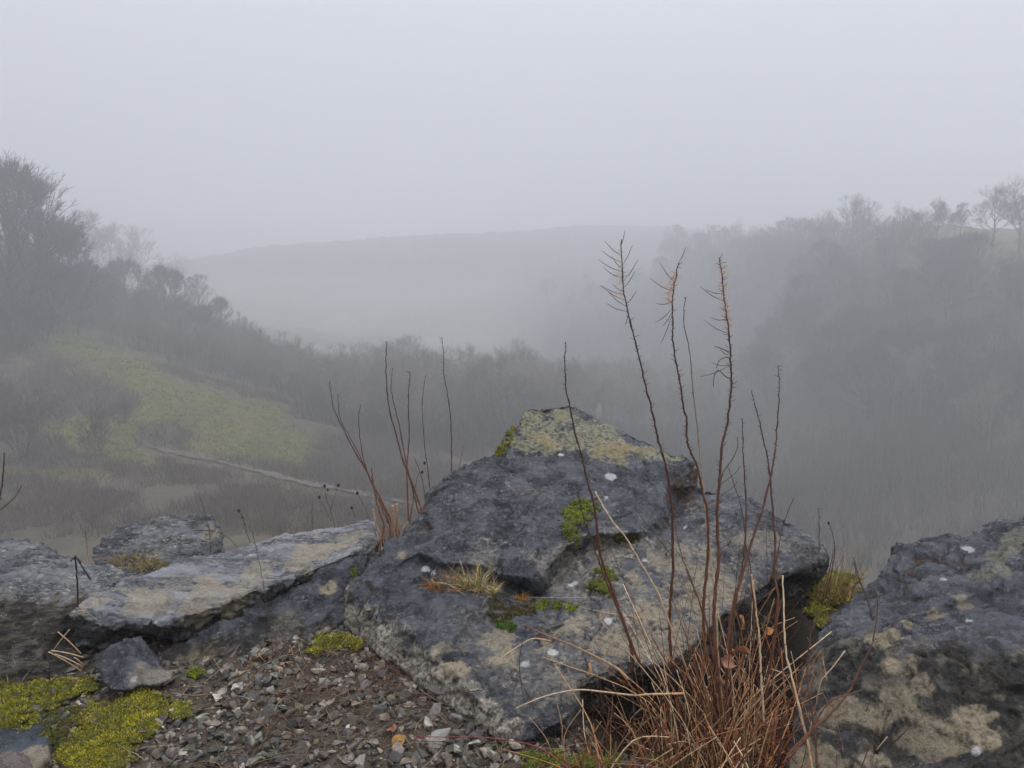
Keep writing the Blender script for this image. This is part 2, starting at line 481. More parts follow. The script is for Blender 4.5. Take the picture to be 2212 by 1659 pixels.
# the pale track across the quarry floor
pp = [(300, 962, 71.5), (330, 972, 70.5), (420, 992, 69.5), (520, 1013, 68), (620, 1036, 66), (720, 1060, 64), (830, 1084, 62), (930, 1098, 60)]
ctr = [P(*q) for q in pp]
pv, pq, pc = [], [], []
fine = []
for a, b_ in zip(ctr[:-1], ctr[1:]):
    for k in range(10): fine.append(a.lerp(b_, k / 10))
for k, c in enumerate(fine):
    dr = (fine[min(k + 1, len(fine) - 1)] - fine[max(k - 1, 0)]); dr.z = 0; dr.normalize()
    s_ = Vector((dr.y, -dr.x, 0))
    for q in np.linspace(-1, 1, 5):
        w = (0.62 + 0.2 * math.sin(k * 0.7) + 0.14 * math.sin(k * 1.9 + 1)) * min(1, 0.25 + 0.09 * min(k, len(fine) - 1 - k))
        pos = c + s_ * q * w
        pv.append((pos.x, pos.y, 0))
pv = np.array(pv); pv[:, 2] = terrain_z(pv[:, 0], pv[:, 1]) + 0.16
for k in range(len(fine) - 1):
    for j in range(4): pq.append((k * 5 + j, k * 5 + j + 1, k * 5 + 6 + j, k * 5 + 5 + j))
path = link('path', np_mesh('path', pv, None, pq, {'col': np.tile([[0.108, 0.096, 0.078]], (len(pv), 1))}), M_GROUND)
tag(path, kind='structure')

# ------------------------------------------------------------------ rocks
ROCK_BVH = []
def solid_from(outline, inner, back, zbot, shrink=0.85):
    pts = [tuple(map(float, p)) for p in outline]; n0 = len(pts)
    edges = [(i, (i + 1) % n0) for i in range(n0)]
    for ch in inner:
        s0 = len(pts)
        pts += [tuple(map(float, p)) for p in ch]
        edges += [(s0 + i, s0 + i + 1) for i in range(len(ch) - 1)]
    vs, es, fs, ov, oe, of = delaunay_2d_cdt([Vector((p[0], -p[1])) for p in pts], edges, [], 1, 1e-5)
    V = []
    for k, v in enumerate(vs):
        if ov[k]: d = pts[ov[k][0]][2]
        else:
            ds = [(1 / ((v.x - p[0]) ** 2 + (-v.y - p[1]) ** 2 + 1e-6), p[2]) for p in pts]
            d = sum(w * q for w, q in ds) / sum(w for w, q in ds)
        V.append(P(v.x, -v.y, d))
    inv = {}
    for k in range(len(vs)):
        for o_ in ov[k]: inv[o_] = k
    ring = [inv[i] for i in range(n0)]
    c = sum((V[i] for i in ring), Vector()) / n0
    bi = []
    for i in ring:
        v = V[i]; q = Vector((c.x + (v.x - c.x) * shrink + back[0], v.y + back[1], zbot))
        bi.append(len(V)); V.append(q)
    cc = len(V); V.append(sum((V[i] for i in bi), Vector()) / n0)
    Fc = [tuple(f) for f in fs]
    for k in range(n0):
        k2 = (k + 1) % n0
        Fc.append((ring[k2], ring[k], bi[k], bi[k2])); Fc.append((bi[k2], bi[k], cc))
    return V, Fc

def remeshed(V, Fc, voxel, smooth=2):
    me = bpy.data.meshes.new('tmp'); me.from_pydata([tuple(v) for v in V], [], Fc)
    bm = bmesh.new(); bm.from_mesh(me); bmesh.ops.recalc_face_normals(bm, faces=bm.faces); bm.to_mesh(me); bm.free()
    o = bpy.data.objects.new('tmp', me); COL.objects.link(o)
    md = o.modifiers.new('r', 'REMESH'); md.mode = 'VOXEL'; md.voxel_size = voxel
    if smooth:
        ms = o.modifiers.new('s', 'SMOOTH'); ms.factor = 0.5; ms.iterations = smooth
    dg = bpy.context.evaluated_depsgraph_get(); ev = o.evaluated_get(dg)
    m2 = bpy.data.meshes.new_from_object(ev)
    # keep only the one big shell
    b2 = bmesh.new(); b2.from_mesh(m2); b2.verts.ensure_lookup_table(); seen = set(); best = []
    for v in b2.verts:
        if v.index in seen: continue
        st, comp = [v], [v]; seen.add(v.index)
        while st:
            a = st.pop()
            for e in a.link_edges:
                w = e.other_vert(a)
                if w.index not in seen: seen.add(w.index); st.append(w); comp.append(w)
        if len(comp) > len(best): best = comp
    if len(best) < len(b2.verts):
        kp = set(v.index for v in best)
        bmesh.ops.delete(b2, geom=[v for v in b2.verts if v.index not in kp], context='VERTS'); b2.to_mesh(m2); m2.update()
    b2.free()
    bpy.data.objects.remove(o); bpy.data.meshes.remove(me)
    return m2

KINDS = ('tan', 'white', 'black', 'brown', 'crust', 'mottle', 'buff')
def make_rock(name, label, outline, inner=(), back=(0, 0.4), zbot=-0.4, voxel=0.011, mat=None, spots=(), seed=0,
              big=0.022, terr=0.028, small=0.007, flake=0.012, shrink=0.85, aniso=(1, 1, 1.6), smooth=2, label_cat='rock', crack_amt=1.0, facet=0.46):
    V, Fc = solid_from(outline, inner, back, zbot, shrink)
    me = remeshed(V, Fc, voxel, smooth)
    n = len(me.vertices)
    co = np.empty(n * 3); me.vertices.foreach_get('co', co); co = co.reshape(-1, 3)
    no = np.empty(n * 3); me.vertices.foreach_get('normal', no); no = no.reshape(-1, 3)
    q = co * np.array(aniso)
    b1 = fbm(q * 2.4, 3, seed=seed)
    tr = fbm(q * 3.6, 4, seed=seed + 3) * 5.0
    fl_ = np.floor(tr); fr = tr - fl_
    terr_h = (fl_ + sstep(0.84, 1.0, fr)) / 5.0 - tr / 5.0 * 0.50
    d1, d2, cid = worley(q * 7.5 + 0.35 * np.stack([gnoise(q * 6), gnoise(q * 6 + 9), gnoise(q * 6 + 21)], 1), seed)
    fk = (GR[cid][:, 0] * 0.6) * sstep(0.02, 0.14, d2 - d1) + (GR[cid] * no).sum(1) * 0.0
    # broken facets: every fracture cell is a slightly tilted plane
    wq = q + 0.05 * np.stack([gnoise(q * 7), gnoise(q * 7 + 9), gnoise(q * 7 + 21)], 1)
    fac = 0
    for fr_, ti_ in ((4.2, 0.22), (11.0, 0.26)):
        _a, _b, ci_ = worley(wq * fr_, seed + fr_)
        fac = fac + np.clip((GR[ci_] * WV['vec']).sum(1), -.5, .5) / fr_ * ti_
    fac = fac * (0.35 + 0.65 * sstep(-0.25, 0.25, fbm(co * 1.6, 2, seed=seed + 11)))
    sm = ridged(q * 15, 4, 0.55, seed) - 0.45
    # a few open cracks
    qc = co * np.array((1, 1, 0.8)) + 0.16 * np.stack([fbm(co * 3, 3), fbm(co * 3 + 7, 3), fbm(co * 3 + 19, 3)], 1)
    c1, c2, _c = worley(qc * 2.1, seed + 2)
    gate = sstep(-0.05, 0.30, fbm(co * 1.7, 2, seed=seed + 8))
    crack = sstep(0.045, 0.0, c2 - c1) * gate
    c1, c2, _c = worley(qc * 5.3, seed + 4)
    crack = np.maximum(crack, 0.5 * sstep(0.04, 0.0, c2 - c1) * sstep(0.05, 0.4, fbm(co * 2.3, 2, seed=seed + 9)))
    sm2 = ridged(q * 42, 3, 0.6, seed + 1) - 0.45
    disp = facet * fac + big * b1 + terr * terr_h + flake * fk + small * sm * 2 + small * 0.55 * sm2 - 0.016 * crack_amt * crack
    co = co + no * disp[:, None]
    fc = []
    tri = []
    me.vertices.foreach_set('co', co.astype(np.float32).ravel()); me.update()
    bvh = BVHTree.FromPolygons([tuple(c) for c in co], [tuple(p.vertices) for p in me.polygons])
    wn = fbm(co * 14, 4, seed=seed + 5); wn2 = fbm(co * 5, 3, seed=seed + 6); wn3 = fbm(co * 42, 3, seed=seed + 7)
    masks = {k: np.zeros(n) for k in KINDS}
    eye = Vector((0, 0, EYE))
    for sp_ in spots:
        kind, px, py, rp = sp_[:4]; st = sp_[4] if len(sp_) > 4 else 1.0
        hit = bvh.ray_cast(eye, ray(px, py))
        if hit[0] is None: continue
        r = rp / F * hit[3] * (0.72 if kind == 'white' else 1.05)
        dd = np.linalg.norm(co - np.array(hit[0])[None], axis=1) / r
        jit = 0.30 if kind == 'white' else 0.80
        edge_w = 0.20 if kind == 'white' else 0.22
        masks[kind] = np.maximum(masks[kind], st * sstep(1 + edge_w, 1 - edge_w, dd + jit * wn * 0.8 + jit * 0.55 * wn2 + jit * 0.5 * wn3))
    masks['brown'] = np.maximum(masks['brown'], 0.8 * crack_amt * sstep(0.35, 0.9, crack))  # brown in the cracks: dirt plus painted crack shade
    for k in KINDS:
        a = me.attributes.new(k, 'FLOAT', 'POINT'); a.data.foreach_set('value', masks[k].astype(np.float32))
    me.polygons.foreach_set('use_smooth', np.ones(len(me.polygons), dtype=bool))
    me.name = name
    # keep the object's origin at its base
    base = Vector((float(co[:, 0].mean()), float(co[:, 1].mean()), 0.0))
    me.transform(Matrix.Translation(-base))
    o = link(name, me, mat, None, base)
    tag(o, label, label_cat)
    ROCK_BVH.append((o, bvh))
    return o

def hit(px, py, only=None):
    best = None
    eye = Vector((0, 0, EYE)); d = ray(px, py)
    for o, b in ROCK_BVH:
        if only and o not in only: continue
        h = b.ray_cast(eye, d)
        if h[0] is not None and (best is None or h[3] < best[2]): best = (h[0], h[1], h[3])
    if only is None or best is None:
        # the ledge
        if d.z < -0.05:
            t = -EYE / d.z
            for _ in range(3):
                q = eye + d * t
                t = (near_h(q.x, q.y) - EYE) / d.z
            q = eye + d * t
            if t < 6 and (best is None or t < best[2]): best = (q, Vector((0, 0, 1)), t)
    if best is None: return None, None
    nn = best[1].normalized()
    if nn.dot(d) > 0: nn = -nn
    return best[0], nn

M_ROCK = rock_material('wet_limestone')
M_SLAB = rock_material('slab_limestone', dark=(0.055, 0.060, 0.076), mid=(0.31, 0.315, 0.33), light=(0.58, 0.56, 0.52), grain_rot=(0, 0, -0.55), grain=(0.30, 1.5, 1.5), tan_amt=0.85, light_lo=0.49)
M_GREY = rock_material('grey_limestone', dark=(0.035, 0.038, 0.044), mid=(0.21, 0.216, 0.225), light=(0.54, 0.54, 0.51), grain_rot=(0, 0.4, 0.2), grain=(0.5, 1.2, 2.2), tan_amt=0.25, light_lo=0.49)

# --- the big split boulder in the middle
lip = [(897,1193,3.20),(963,1214,3.14),(1040,1222,3.11),(1097,1243,3.07),(1165,1252,3.05),(1183,1226,3.10),(1213,1188,3.17),(1250,1163,3.22),(1297,1152,3.25),(1385,1150,3.27)]
foot = [(905,1216,3.21),(960,1238,3.17),(1036,1248,3.14),(1092,1276,3.10),(1168,1290,3.08),(1200,1248,3.14),(1225,1212,3.20),(1260,1184,3.25),(1300,1170,3.28),(1390,1164,3.29)]
main_out = [(1135,886,4.22),(1180,877,4.28),(1232,871,4.32),(1264,884,4.30),(1300,910,4.26),(1350,930,4.22),(1400,948,4.18),(1468,982,4.08),(1510,1010,4.02),
            (1513,1050,3.98),(1560,1064,3.92),(1620,1081,3.82),(1690,1112,3.66),(1740,1150,3.50),(1770,1180,3.38),(1783,1204,3.30),
            (1762,1240,3.32),(1748,1300,3.30),(1738,1400,3.25),(1715,1500,3.15),(1600,1580,2.95),(1450,1600,2.80),(1330,1570,2.66),(1280,1520,2.58),
            (1258,1498,2.46),(1222,1556,2.29),(1160,1592,2.26),(1112,1598,2.25),(1080,1584,2.29),(1030,1558,2.37),(984,1531,2.45),(940,1494,2.54),(897,1473,2.62),(850,1430,2.76),(810,1398,2.86),(767,1378,2.95),(724,1354,3.04),
            (735,1290,3.10),(748,1240,3.16),(790,1214,3.24),(830,1184,3.34),(880,1140,3.46),(904,1110,3.54),(916,1075,3.62),(940,1045,3.70),(1000,1005,3.80),(1060,984,3.86),(1084,950,3.96),(1110,918,4.08)]
rim_l = [(764,1280,3.06),(797,1324,2.94),(850,1341,2.85),(877,1352,2.77),(910,1398,2.66),(950,1430,2.57),(984,1455,2.50),(1017,1498,2.41),(1064,1534,2.34),(1110,1560,2.285),(1165,1558,2.29),(1213,1535,2.33),(1244,1490,2.43)]
rim_r = [(1258,1478,2.46),(1318,1458,2.51),(1335,1448,2.53),(1450,1436,2.60),(1500,1392,2.70),(1553,1334,2.83),(1600,1300,2.93),(1637,1276,3.00),(1700,1236,3.14),(1755,1216,3.26)]
under_r = [(1268,1500,2.56),(1340,1490,2.68),(1450,1470,2.75),(1510,1425,2.86),(1565,1365,2.98),(1645,1305,3.14),(1705,1262,3.26)]
notch_t = [(1500,1012,4.00),(1440,1056,3.82),(1428,1112,3.58),(1408,1146,3.38)]
notch_b = [(1516,1058,3.99),(1470,1080,3.92),(1448,1128,3.66),(1425,1158,3.42)]
ridge = [(1062,990,3.86),(1130,978,3.90),(1200,974,3.93),(1290,985,3.93),(1400,1000,3.92),(1470,1000,3.98)]
foot = [(x, y - (9 if k < 3 else 0), d + (0.0, 0.0, 0.01, 0.03, 0.04, 0.05, 0.05, 0.04, 0.03, 0.02)[k]) for k, (x, y, d) in enumerate(foot)]
main_in = [lip, foot, rim_l, rim_r, under_r, notch_t, notch_b, ridge,
           [(1150,930,4.08)], [(1230,920,4.12)], [(1330,955,4.06)],
           [(1000,1080,3.56)], [(1120,1090,3.50)], [(1250,1070,3.57)], [(1360,1070,3.60)], [(970,1150,3.36)], [(1110,1160,3.31)], [(1190,1120,3.42)], [(1330,1110,3.45)],
           [(830,1240,3.14)], [(900,1290,2.98)], [(1000,1340,2.84)], [(1100,1420,2.62)], [(1150,1500,2.43)], [(1230,1380,2.71)], [(1330,1300,2.90)], [(1360,1400,2.68)], [(1450,1280,2.96)], [(1480,1200,3.17)],
           [(1560,1110,3.60)], [(1580,1180,3.32)], [(1650,1150,3.48)], [(1690,1190,3.32)], [(1540,1250,3.06)],
           [(1280,1230,3.09)], [(1180,1320,2.92)], [(1060,1300,2.97)],
           [(1450,1540,2.82)], [(1600,1450,3.02)], [(1690,1350,3.22)], [(880,1420,2.76)], [(1000,1512,2.44)]]
sp_main = []
for x, y, r in ((1150,905,40),(1220,900,45),(1290,930,45),(1170,945,40),(1240,955,40),(1330,960,40),(1390,970,32),(1120,955,22),(1450,985,22),(1200,968,22),(1280,975,22)):
    sp_main.append(('crust', x, y, r))
face_c = [(742,1322),(772,1340),(805,1362),(842,1386),(880,1412),(915,1440),(950,1470),(985,1497),(1022,1530),(1060,1560),(1100,1580)]
for (x0, y0), (x1, y1) in zip(face_c[:-1], face_c[1:]):
    for t in (0, .33, .66):
        sp_main.append(('buff', x0 + (x1 - x0) * t, y0 + (y1 - y0) * t, 30, 1.0)); sp_main.append(('buff', x0 + (x1 - x0) * t - 8, y0 + (y1 - y0) * t + 16, 24, 1.0))
for x, y, r in ((755,1296,11),(736,1330,10),(800,1328,9),(830,1345,8),(890,1378,9),(940,1432,8),(985,1470,8),(1030,1520,8),(1085,1556,8),(735,1350,10)):
    sp_main.append(('black', x, y, r, 0.9))
for x, y, r in ((1240,1230,40),(1230,1270,34),(1290,1200,30),(1340,1190,30),(1200,1260,18),(1400,1180,28)):
    sp_main.append(('buff', x, y, r, 0.55))
for x, y, r, s_ in ((983,1437,22,1),(1096,1427,24,.9),(1080,1380,26,.7),(1240,1350,26,.8),(1400,1330,34,.75),(1500,1290,50,.7),(1440,1220,45,.5),(1560,1270,50,.7),(1380,1260,30,.6),(1640,1170,45,.35),
                    (1180,1395,24,.6),(1310,1390,30,.75),(1420,1390,40,.5),(960,1395,20,.5),(868,1200,14,.8),(1370,1400,30,.6),(1480,1370,40,.6),(770,1230,16,.6),(1300,1330,24,.5),(1540,1200,30,.4),(1250,1500,20,.3),(1530,1330,40,.6),(1215,1470,20,.25)):
    sp_main.append(('tan', x, y, r, s_))
for x, y, r, s_ in ((1360,1300,130,.42),(1500,1230,110,.36),(1150,1440,100,.30),(1280,1400,110,.40),(1230,1240,70,.5),(1560,1160,80,.22),(1020,1340,60,.15)):
    sp_main.append(('buff', x, y, r, s_))
for x, y, r in ((1318,1032,16),(1212,981,9),(1450,984,11),(1310,1075,6),(1135,1433,12),(919,1230,12),(935,1236,9),(994,1226,9),(1194,1408,13),(1314,1340,12),(1480,1139,8),(983,1268,8),(1393,1210,8),(1238,1262,16)):
    sp_main.append(('white', x, y, r))
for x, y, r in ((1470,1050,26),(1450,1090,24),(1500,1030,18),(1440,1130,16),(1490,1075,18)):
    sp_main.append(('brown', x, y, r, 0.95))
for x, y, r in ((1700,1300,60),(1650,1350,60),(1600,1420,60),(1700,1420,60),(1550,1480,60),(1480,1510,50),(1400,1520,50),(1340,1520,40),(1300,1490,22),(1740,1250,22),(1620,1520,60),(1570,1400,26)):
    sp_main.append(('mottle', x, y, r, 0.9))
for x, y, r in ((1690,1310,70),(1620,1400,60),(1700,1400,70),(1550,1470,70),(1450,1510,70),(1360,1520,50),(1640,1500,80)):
    sp_main.append(('black', x, y, r, 0.85))  # underside of the overhang painted black to deepen its shade
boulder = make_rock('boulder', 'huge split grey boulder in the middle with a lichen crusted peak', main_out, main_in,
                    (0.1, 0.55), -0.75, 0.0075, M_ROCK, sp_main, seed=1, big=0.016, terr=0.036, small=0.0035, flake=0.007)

# --- the dark rock that carries the long slab
make_rock('boulder', 'dark low rock wedged under the long slab beside the split boulder',
          [(330,1440,2.72),(352,1396,2.80),(430,1360,2.86),(500,1335,2.92),(590,1285,3.02),(680,1240,3.12),(745,1205,3.22),(800,1195,3.30),(775,1240,3.16),(752,1290,3.08),(735,1340,3.02),(700,1385,2.93),(640,1408,2.84),(540,1416,2.82),(480,1440,2.74),(430,1470,2.66),(350,1478,2.64)],
          [[(560,1340,2.92)], [(650,1310,2.98)], [(470,1390,2.80)], [(700,1290,3.04)]], (0.0, 0.3), -0.3, 0.011, M_ROCK,
          [('mottle', 600,1370,50,.8),('mottle',440,1420,50,.9),('mottle',520,1400,40,.8),('mottle',700,1360,30,.7),('tan',705,1275,16,.9),('tan',420,1440,30,.4),('black',380,1410,30,.8),('black',560,1310,20,.5),('mottle',350,1450,30,.9)], seed=4, terr=0.03, flake=0.014)

# --- the long tilted slab
slab_out = [(150,1322,2.76),(200,1293,2.90),(267,1253,3.06),(353,1227,3.20),(383,1217,3.26),(467,1194,3.38),(553,1170,3.46),(612,1152,3.50),(680,1142,3.53),(740,1135,3.55),(794,1121,3.60),(815,1135,3.56),
            (818,1165,3.46),(800,1196,3.36),(745,1216,3.26),(728,1252,3.22),(640,1290,3.10),(560,1322,3.00),(500,1345,2.93),(420,1375,2.86),(360,1385,2.84),(330,1372,2.86),(300,1372,2.86),(270,1390,2.82),(215,1400,2.78),(165,1395,2.76),(152,1365,2.755)]
slab_rim = [(160,1334,2.74),(187,1330,2.74),(217,1352,2.72),(267,1342,2.755),(320,1349,2.765),(363,1352,2.775),(393,1332,2.815),(467,1311,2.88),(533,1281,2.95),(633,1247,3.06),(733,1208,3.19),(790,1180,3.33)]
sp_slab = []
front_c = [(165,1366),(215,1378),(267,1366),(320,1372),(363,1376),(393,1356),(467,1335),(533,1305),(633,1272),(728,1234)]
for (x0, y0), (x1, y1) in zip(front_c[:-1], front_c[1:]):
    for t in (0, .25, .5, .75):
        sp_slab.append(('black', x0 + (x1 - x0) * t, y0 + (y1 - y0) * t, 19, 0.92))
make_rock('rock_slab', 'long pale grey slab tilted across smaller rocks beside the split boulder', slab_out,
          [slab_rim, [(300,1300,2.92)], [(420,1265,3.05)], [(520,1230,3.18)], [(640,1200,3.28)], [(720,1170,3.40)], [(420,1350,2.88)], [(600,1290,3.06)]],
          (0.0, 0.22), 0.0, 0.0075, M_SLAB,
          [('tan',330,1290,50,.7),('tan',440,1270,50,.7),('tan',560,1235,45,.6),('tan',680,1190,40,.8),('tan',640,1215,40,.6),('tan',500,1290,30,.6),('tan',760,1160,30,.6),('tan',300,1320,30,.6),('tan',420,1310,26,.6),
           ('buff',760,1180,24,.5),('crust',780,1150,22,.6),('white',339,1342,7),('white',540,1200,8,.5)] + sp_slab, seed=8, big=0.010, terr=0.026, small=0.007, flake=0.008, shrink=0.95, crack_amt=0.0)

# --- the block propped under the slab's end
make_rock('boulder', 'small grey block propped under the near end of the long slab',
          [(196,1420,2.60),(215,1405,2.63),(275,1378,2.68),(305,1372,2.70),(318,1392,2.68),(335,1425,2.64),(350,1440,2.62),(378,1452,2.60),(372,1470,2.56),(330,1480,2.53),(300,1478,2.53),(284,1490,2.51),(240,1493,2.50),(228,1470,2.54),(214,1450,2.57)],
          [[(270,1412,2.61)], [(260,1450,2.56)], [(320,1450,2.57)]], (0.0, 0.2), -0.15, 0.009, M_ROCK,
          [('tan',345,1460,24,.6),('tan',300,1470,18,.4),('white',290,1468,8,.8),('black',215,1420,14,.6)], seed=12, big=0.012, terr=0.02, flake=0.008, small=0.004)

# --- far left boulder
make_rock('boulder', 'low dark boulder with a flat weathered top beside the blunt end of the long slab',
          [(-150,1175,3.30),(-60,1163,3.38),(0,1160,3.40),(43,1161,3.40),(85,1176,3.34),(130,1203,3.24),(190,1217,3.18),(240,1223,3.17),(266,1240,3.12),(230,1280,2.98),(180,1312,2.88),(158,1345,2.84),(165,1400,2.78),(192,1465,2.66),(150,1478,2.62),(100,1482,2.60),(0,1478,2.60),(-150,1480,2.58)],
          [[(-130,1290,2.82),(-40,1300,2.80),(0,1297,2.81),(60,1308,2.79),(127,1302,2.83),(170,1296,2.90),(215,1272,2.98)], [(60,1240,3.02)], [(140,1255,3.00)], [(0,1230,3.06)], [(50,1380,2.72)], [(120,1400,2.74)], [(-40,1400,2.68)]],
          (0, 0.35), -0.4, 0.011, M_GREY,
          [('mottle',x,y,45,.95) for x in (-60,0,50,100,150) for y in (1345,1390,1440)] + [('black',60,1340,40,.5),('black',140,1360,40,.6),('black',30,1430,40,.5),('white',88,1243,8,.5),('buff',130,1298,18,.5),('buff',60,1300,14,.5),('brown',190,1300,16,.6)], seed=15, terr=0.03, flake=0.014)

# --- the boulder at the very edge, behind
make_rock('boulder', 'light grey layered boulder standing behind the dry grass at the drop',
          [(192,1200,3.95),(213,1164,4.05),(240,1145,4.12),(280,1131,4.18),(347,1122,4.22),(400,1115,4.26),(450,1111,4.28),(466,1119,4.26),(474,1138,4.20),(467,1166,4.10),(462,1210,3.98),(380,1240,3.86),(250,1275,3.80),(196,1260,3.84)],
          [[(240,1180,3.98),(320,1160,4.05),(400,1150,4.10),(455,1140,4.16)], [(330,1190,3.95)], [(410,1180,4.00)]], (0, 0.4), -0.6, 0.012, M_GREY,
          [('tan',450,1150,20,.5),('black',420,1135,10,.6),('black',400,1195,16,.5)], seed=19, big=0.02, terr=0.05, flake=0.016, aniso=(1.0, 1.4, 2.6))

# --- right boulder
r_out = [(2420,1050,3.10),(2300,1075,3.06),(2212,1101,3.02),(2172,1122,3.00),(2122,1137,3.00),(2097,1151,2.98),(2051,1156,3.00),(2001,1158,3.02),(1966,1165,3.02),(1928,1183,3.00),(1932,1202,2.96),(1923,1217,2.93),(1909,1236,2.90),(1898,1254,2.87),(1845,1279,2.82),(1817,1300,2.78),(1799,1318,2.74),(1778,1353,2.66),(1763,1389,2.58),(1749,1412,2.52),(1728,1480,2.40),(1712,1560,2.26),(1700,1700,2.06),(1900,1730,1.92),(2200,1730,1.86),(2420,1720,1.86)]
r_rim = [(1772,1390,2.54),(1820,1392,2.46),(1873,1383,2.42),(1909,1372,2.40),(1980,1376,2.33),(2051,1390,2.26),(2140,1402,2.20),(2212,1426,2.14),(2400,1440,2.10)]
r_ch1 = [(1935,1374,2.38),(1960,1330,2.46),(2010,1318,2.49),(2070,1294,2.54),(2150,1270,2.60)]
r_ch2 = [(1945,1382,2.36),(1975,1342,2.46),(2020,1332,2.49),(2080,1308,2.54),(2160,1284,2.60)]
sp_r = [('mottle',x,y,75,.95) for x in (1760,1830,1900,1980,2060,2140,2212) for y in (1450,1530,1620)] + \
       [('mottle',1800,1410,30,.8),('mottle',2100,1440,40,.9),('mottle',2190,1460,40,.9),('mottle',1870,1410,26,.8)]
for x, y, r in ((2000,1440,30),(2080,1500,60),(2150,1450,40),(2140,1570,60),(1920,1570,50),(2200,1490,50),(2040,1560,40),(1860,1440,24),(1980,1640,40),(2120,1640,30)):
    sp_r.append(('black', x, y, r, 0.85))
for x, y, r, s_ in ((2112,1566,28,.95),(2134,1578,22,.95),(1935,1440,26,.8),(1960,1420,24,.8),(1945,1510,30,.7),(1840,1530,26,.7),(1890,1545,22,.7),(2040,1600,30,.75),(1885,1640,22,.8),(1970,1600,20,.6),(2010,1640,18,.5),(1920,1370,16,.8),(1900,1382,18,.8),(1960,1352,12,.9),(2020,1330,14,.8),(2080,1302,14,.7),(1990,1480,22,.6),(1780,1560,30,.5),(1760,1640,40,.6)):
    sp_r.append(('tan', x, y, r, s_))
for x, y, r in ((2092,1186,15),(2038,1249,10),(2094,1341,8),(2108,1622,10)):
    sp_r.append(('white', x, y, r, .85))
for x, y, r in ((2170,1195,30),(2150,1225,26),(2195,1160,30),(2130,1245,18)):
    sp_r.append(('crust', x, y, r, .6))
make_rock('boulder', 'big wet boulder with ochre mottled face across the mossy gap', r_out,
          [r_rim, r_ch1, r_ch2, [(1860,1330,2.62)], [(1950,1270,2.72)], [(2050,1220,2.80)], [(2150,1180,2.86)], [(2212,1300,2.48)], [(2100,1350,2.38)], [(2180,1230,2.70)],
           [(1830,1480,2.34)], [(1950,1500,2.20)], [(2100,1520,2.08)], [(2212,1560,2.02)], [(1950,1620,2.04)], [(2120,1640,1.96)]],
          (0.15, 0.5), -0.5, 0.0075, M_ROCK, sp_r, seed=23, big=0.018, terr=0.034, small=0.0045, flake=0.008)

# --- stones at the bottom left corner
make_rock('stone', 'flat topped blue grey stone among moss in the gravel corner',
          [(-60,1580,2.28),(0,1567,2.30),(40,1550,2.33),(77,1538,2.36),(88,1550,2.34),(104,1600,2.22),(104,1640,2.15),(72,1668,2.09),(30,1690,2.06),(-60,1690,2.06)],
          [[(-52,1632,2.13),(0,1625,2.14),(67,1624,2.15),(98,1606,2.20)]], (0, 0.1), -0.1, 0.007,
          rock_material('blue_stone', dark=(0.035, 0.045, 0.06), mid=(0.075, 0.09, 0.115), light=(0.12, 0.13, 0.15), tan_amt=0.0),
          [('tan',88,1640,26,.8),('tan',75,1660,20,.8)], seed=31, facet=0.1, crack_amt=0, big=0.004, terr=0.004, small=0.002, flake=0.003, label_cat='stone')
make_rock('stone', 'rounded pinkish stone lying against the flat blue grey stone',
          [(-60,1640,2.10),(0,1622,2.11),(30,1618,2.11),(60,1632,2.09),(72,1660,2.04),(66,1700,1.99),(-60,1710,1.98)], [[(20,1650,2.03)]], (0, 0.05), -0.1, 0.007,
          rock_material('pink_stone', dark=(0.12, 0.095, 0.085), mid=(0.24, 0.20, 0.18), light=(0.34, 0.30, 0.27), tan_amt=0.1), [], seed=33, facet=0.1, crack_amt=0, big=0.004, terr=0.006, small=0.002, flake=0.003, label_cat='stone')
# ------------------------------------------------------------------ gravel
def hull_template(seed, squash):
    rnd = random.Random(seed); bm = bmesh.new()
    for _ in range(11):
        v = Vector((rnd.gauss(0, 1), rnd.gauss(0, 1), rnd.gauss(0, 1))).normalized() * rnd.uniform(0.75, 1.05)
        bm.verts.new((v.x, v.y * rnd.uniform(0.75, 1), v.z * squash))
    r_ = bmesh.ops.convex_hull(bm, input=bm.verts)
    bmesh.ops.delete(bm, geom=[g for g in r_['geom_interior'] if isinstance(g, bmesh.types.BMVert)], context='VERTS')
    bmesh.ops.triangulate(bm, faces=bm.faces)
    bmesh.ops.bevel(bm, geom=list(bm.edges), offset=0.07, segments=1, affect='EDGES', clamp_overlap=True)
    bmesh.ops.triangulate(bm, faces=bm.faces)
    bm.verts.index_update()
    v = np.array([tuple(x.co) for x in bm.verts]); t = np.array([[y.index for y in f.verts] for f in bm.faces]); bm.free()
    return v, t
TEMPL = [hull_template(k, random.uniform(0.42, 0.8)) for k in range(14)]
STONE_COLS = np.array([(0.105, 0.098, 0.088), (0.080, 0.078, 0.078), (0.150, 0.138, 0.118), (0.125, 0.100, 0.078), (0.065, 0.060, 0.055), (0.19, 0.180, 0.160), (0.105, 0.092, 0.068), (0.12, 0.105, 0.10)])

def rand_rot(n, tilt):
    out = []
    for _ in range(n):
        out.append((Matrix.Rotation(random.uniform(0, 6.283), 3, 'Z') @ Matrix.Rotation(random.gauss(0, tilt), 3, 'X') @ Matrix.Rotation(random.gauss(0, tilt), 3, 'Y')))
    return out

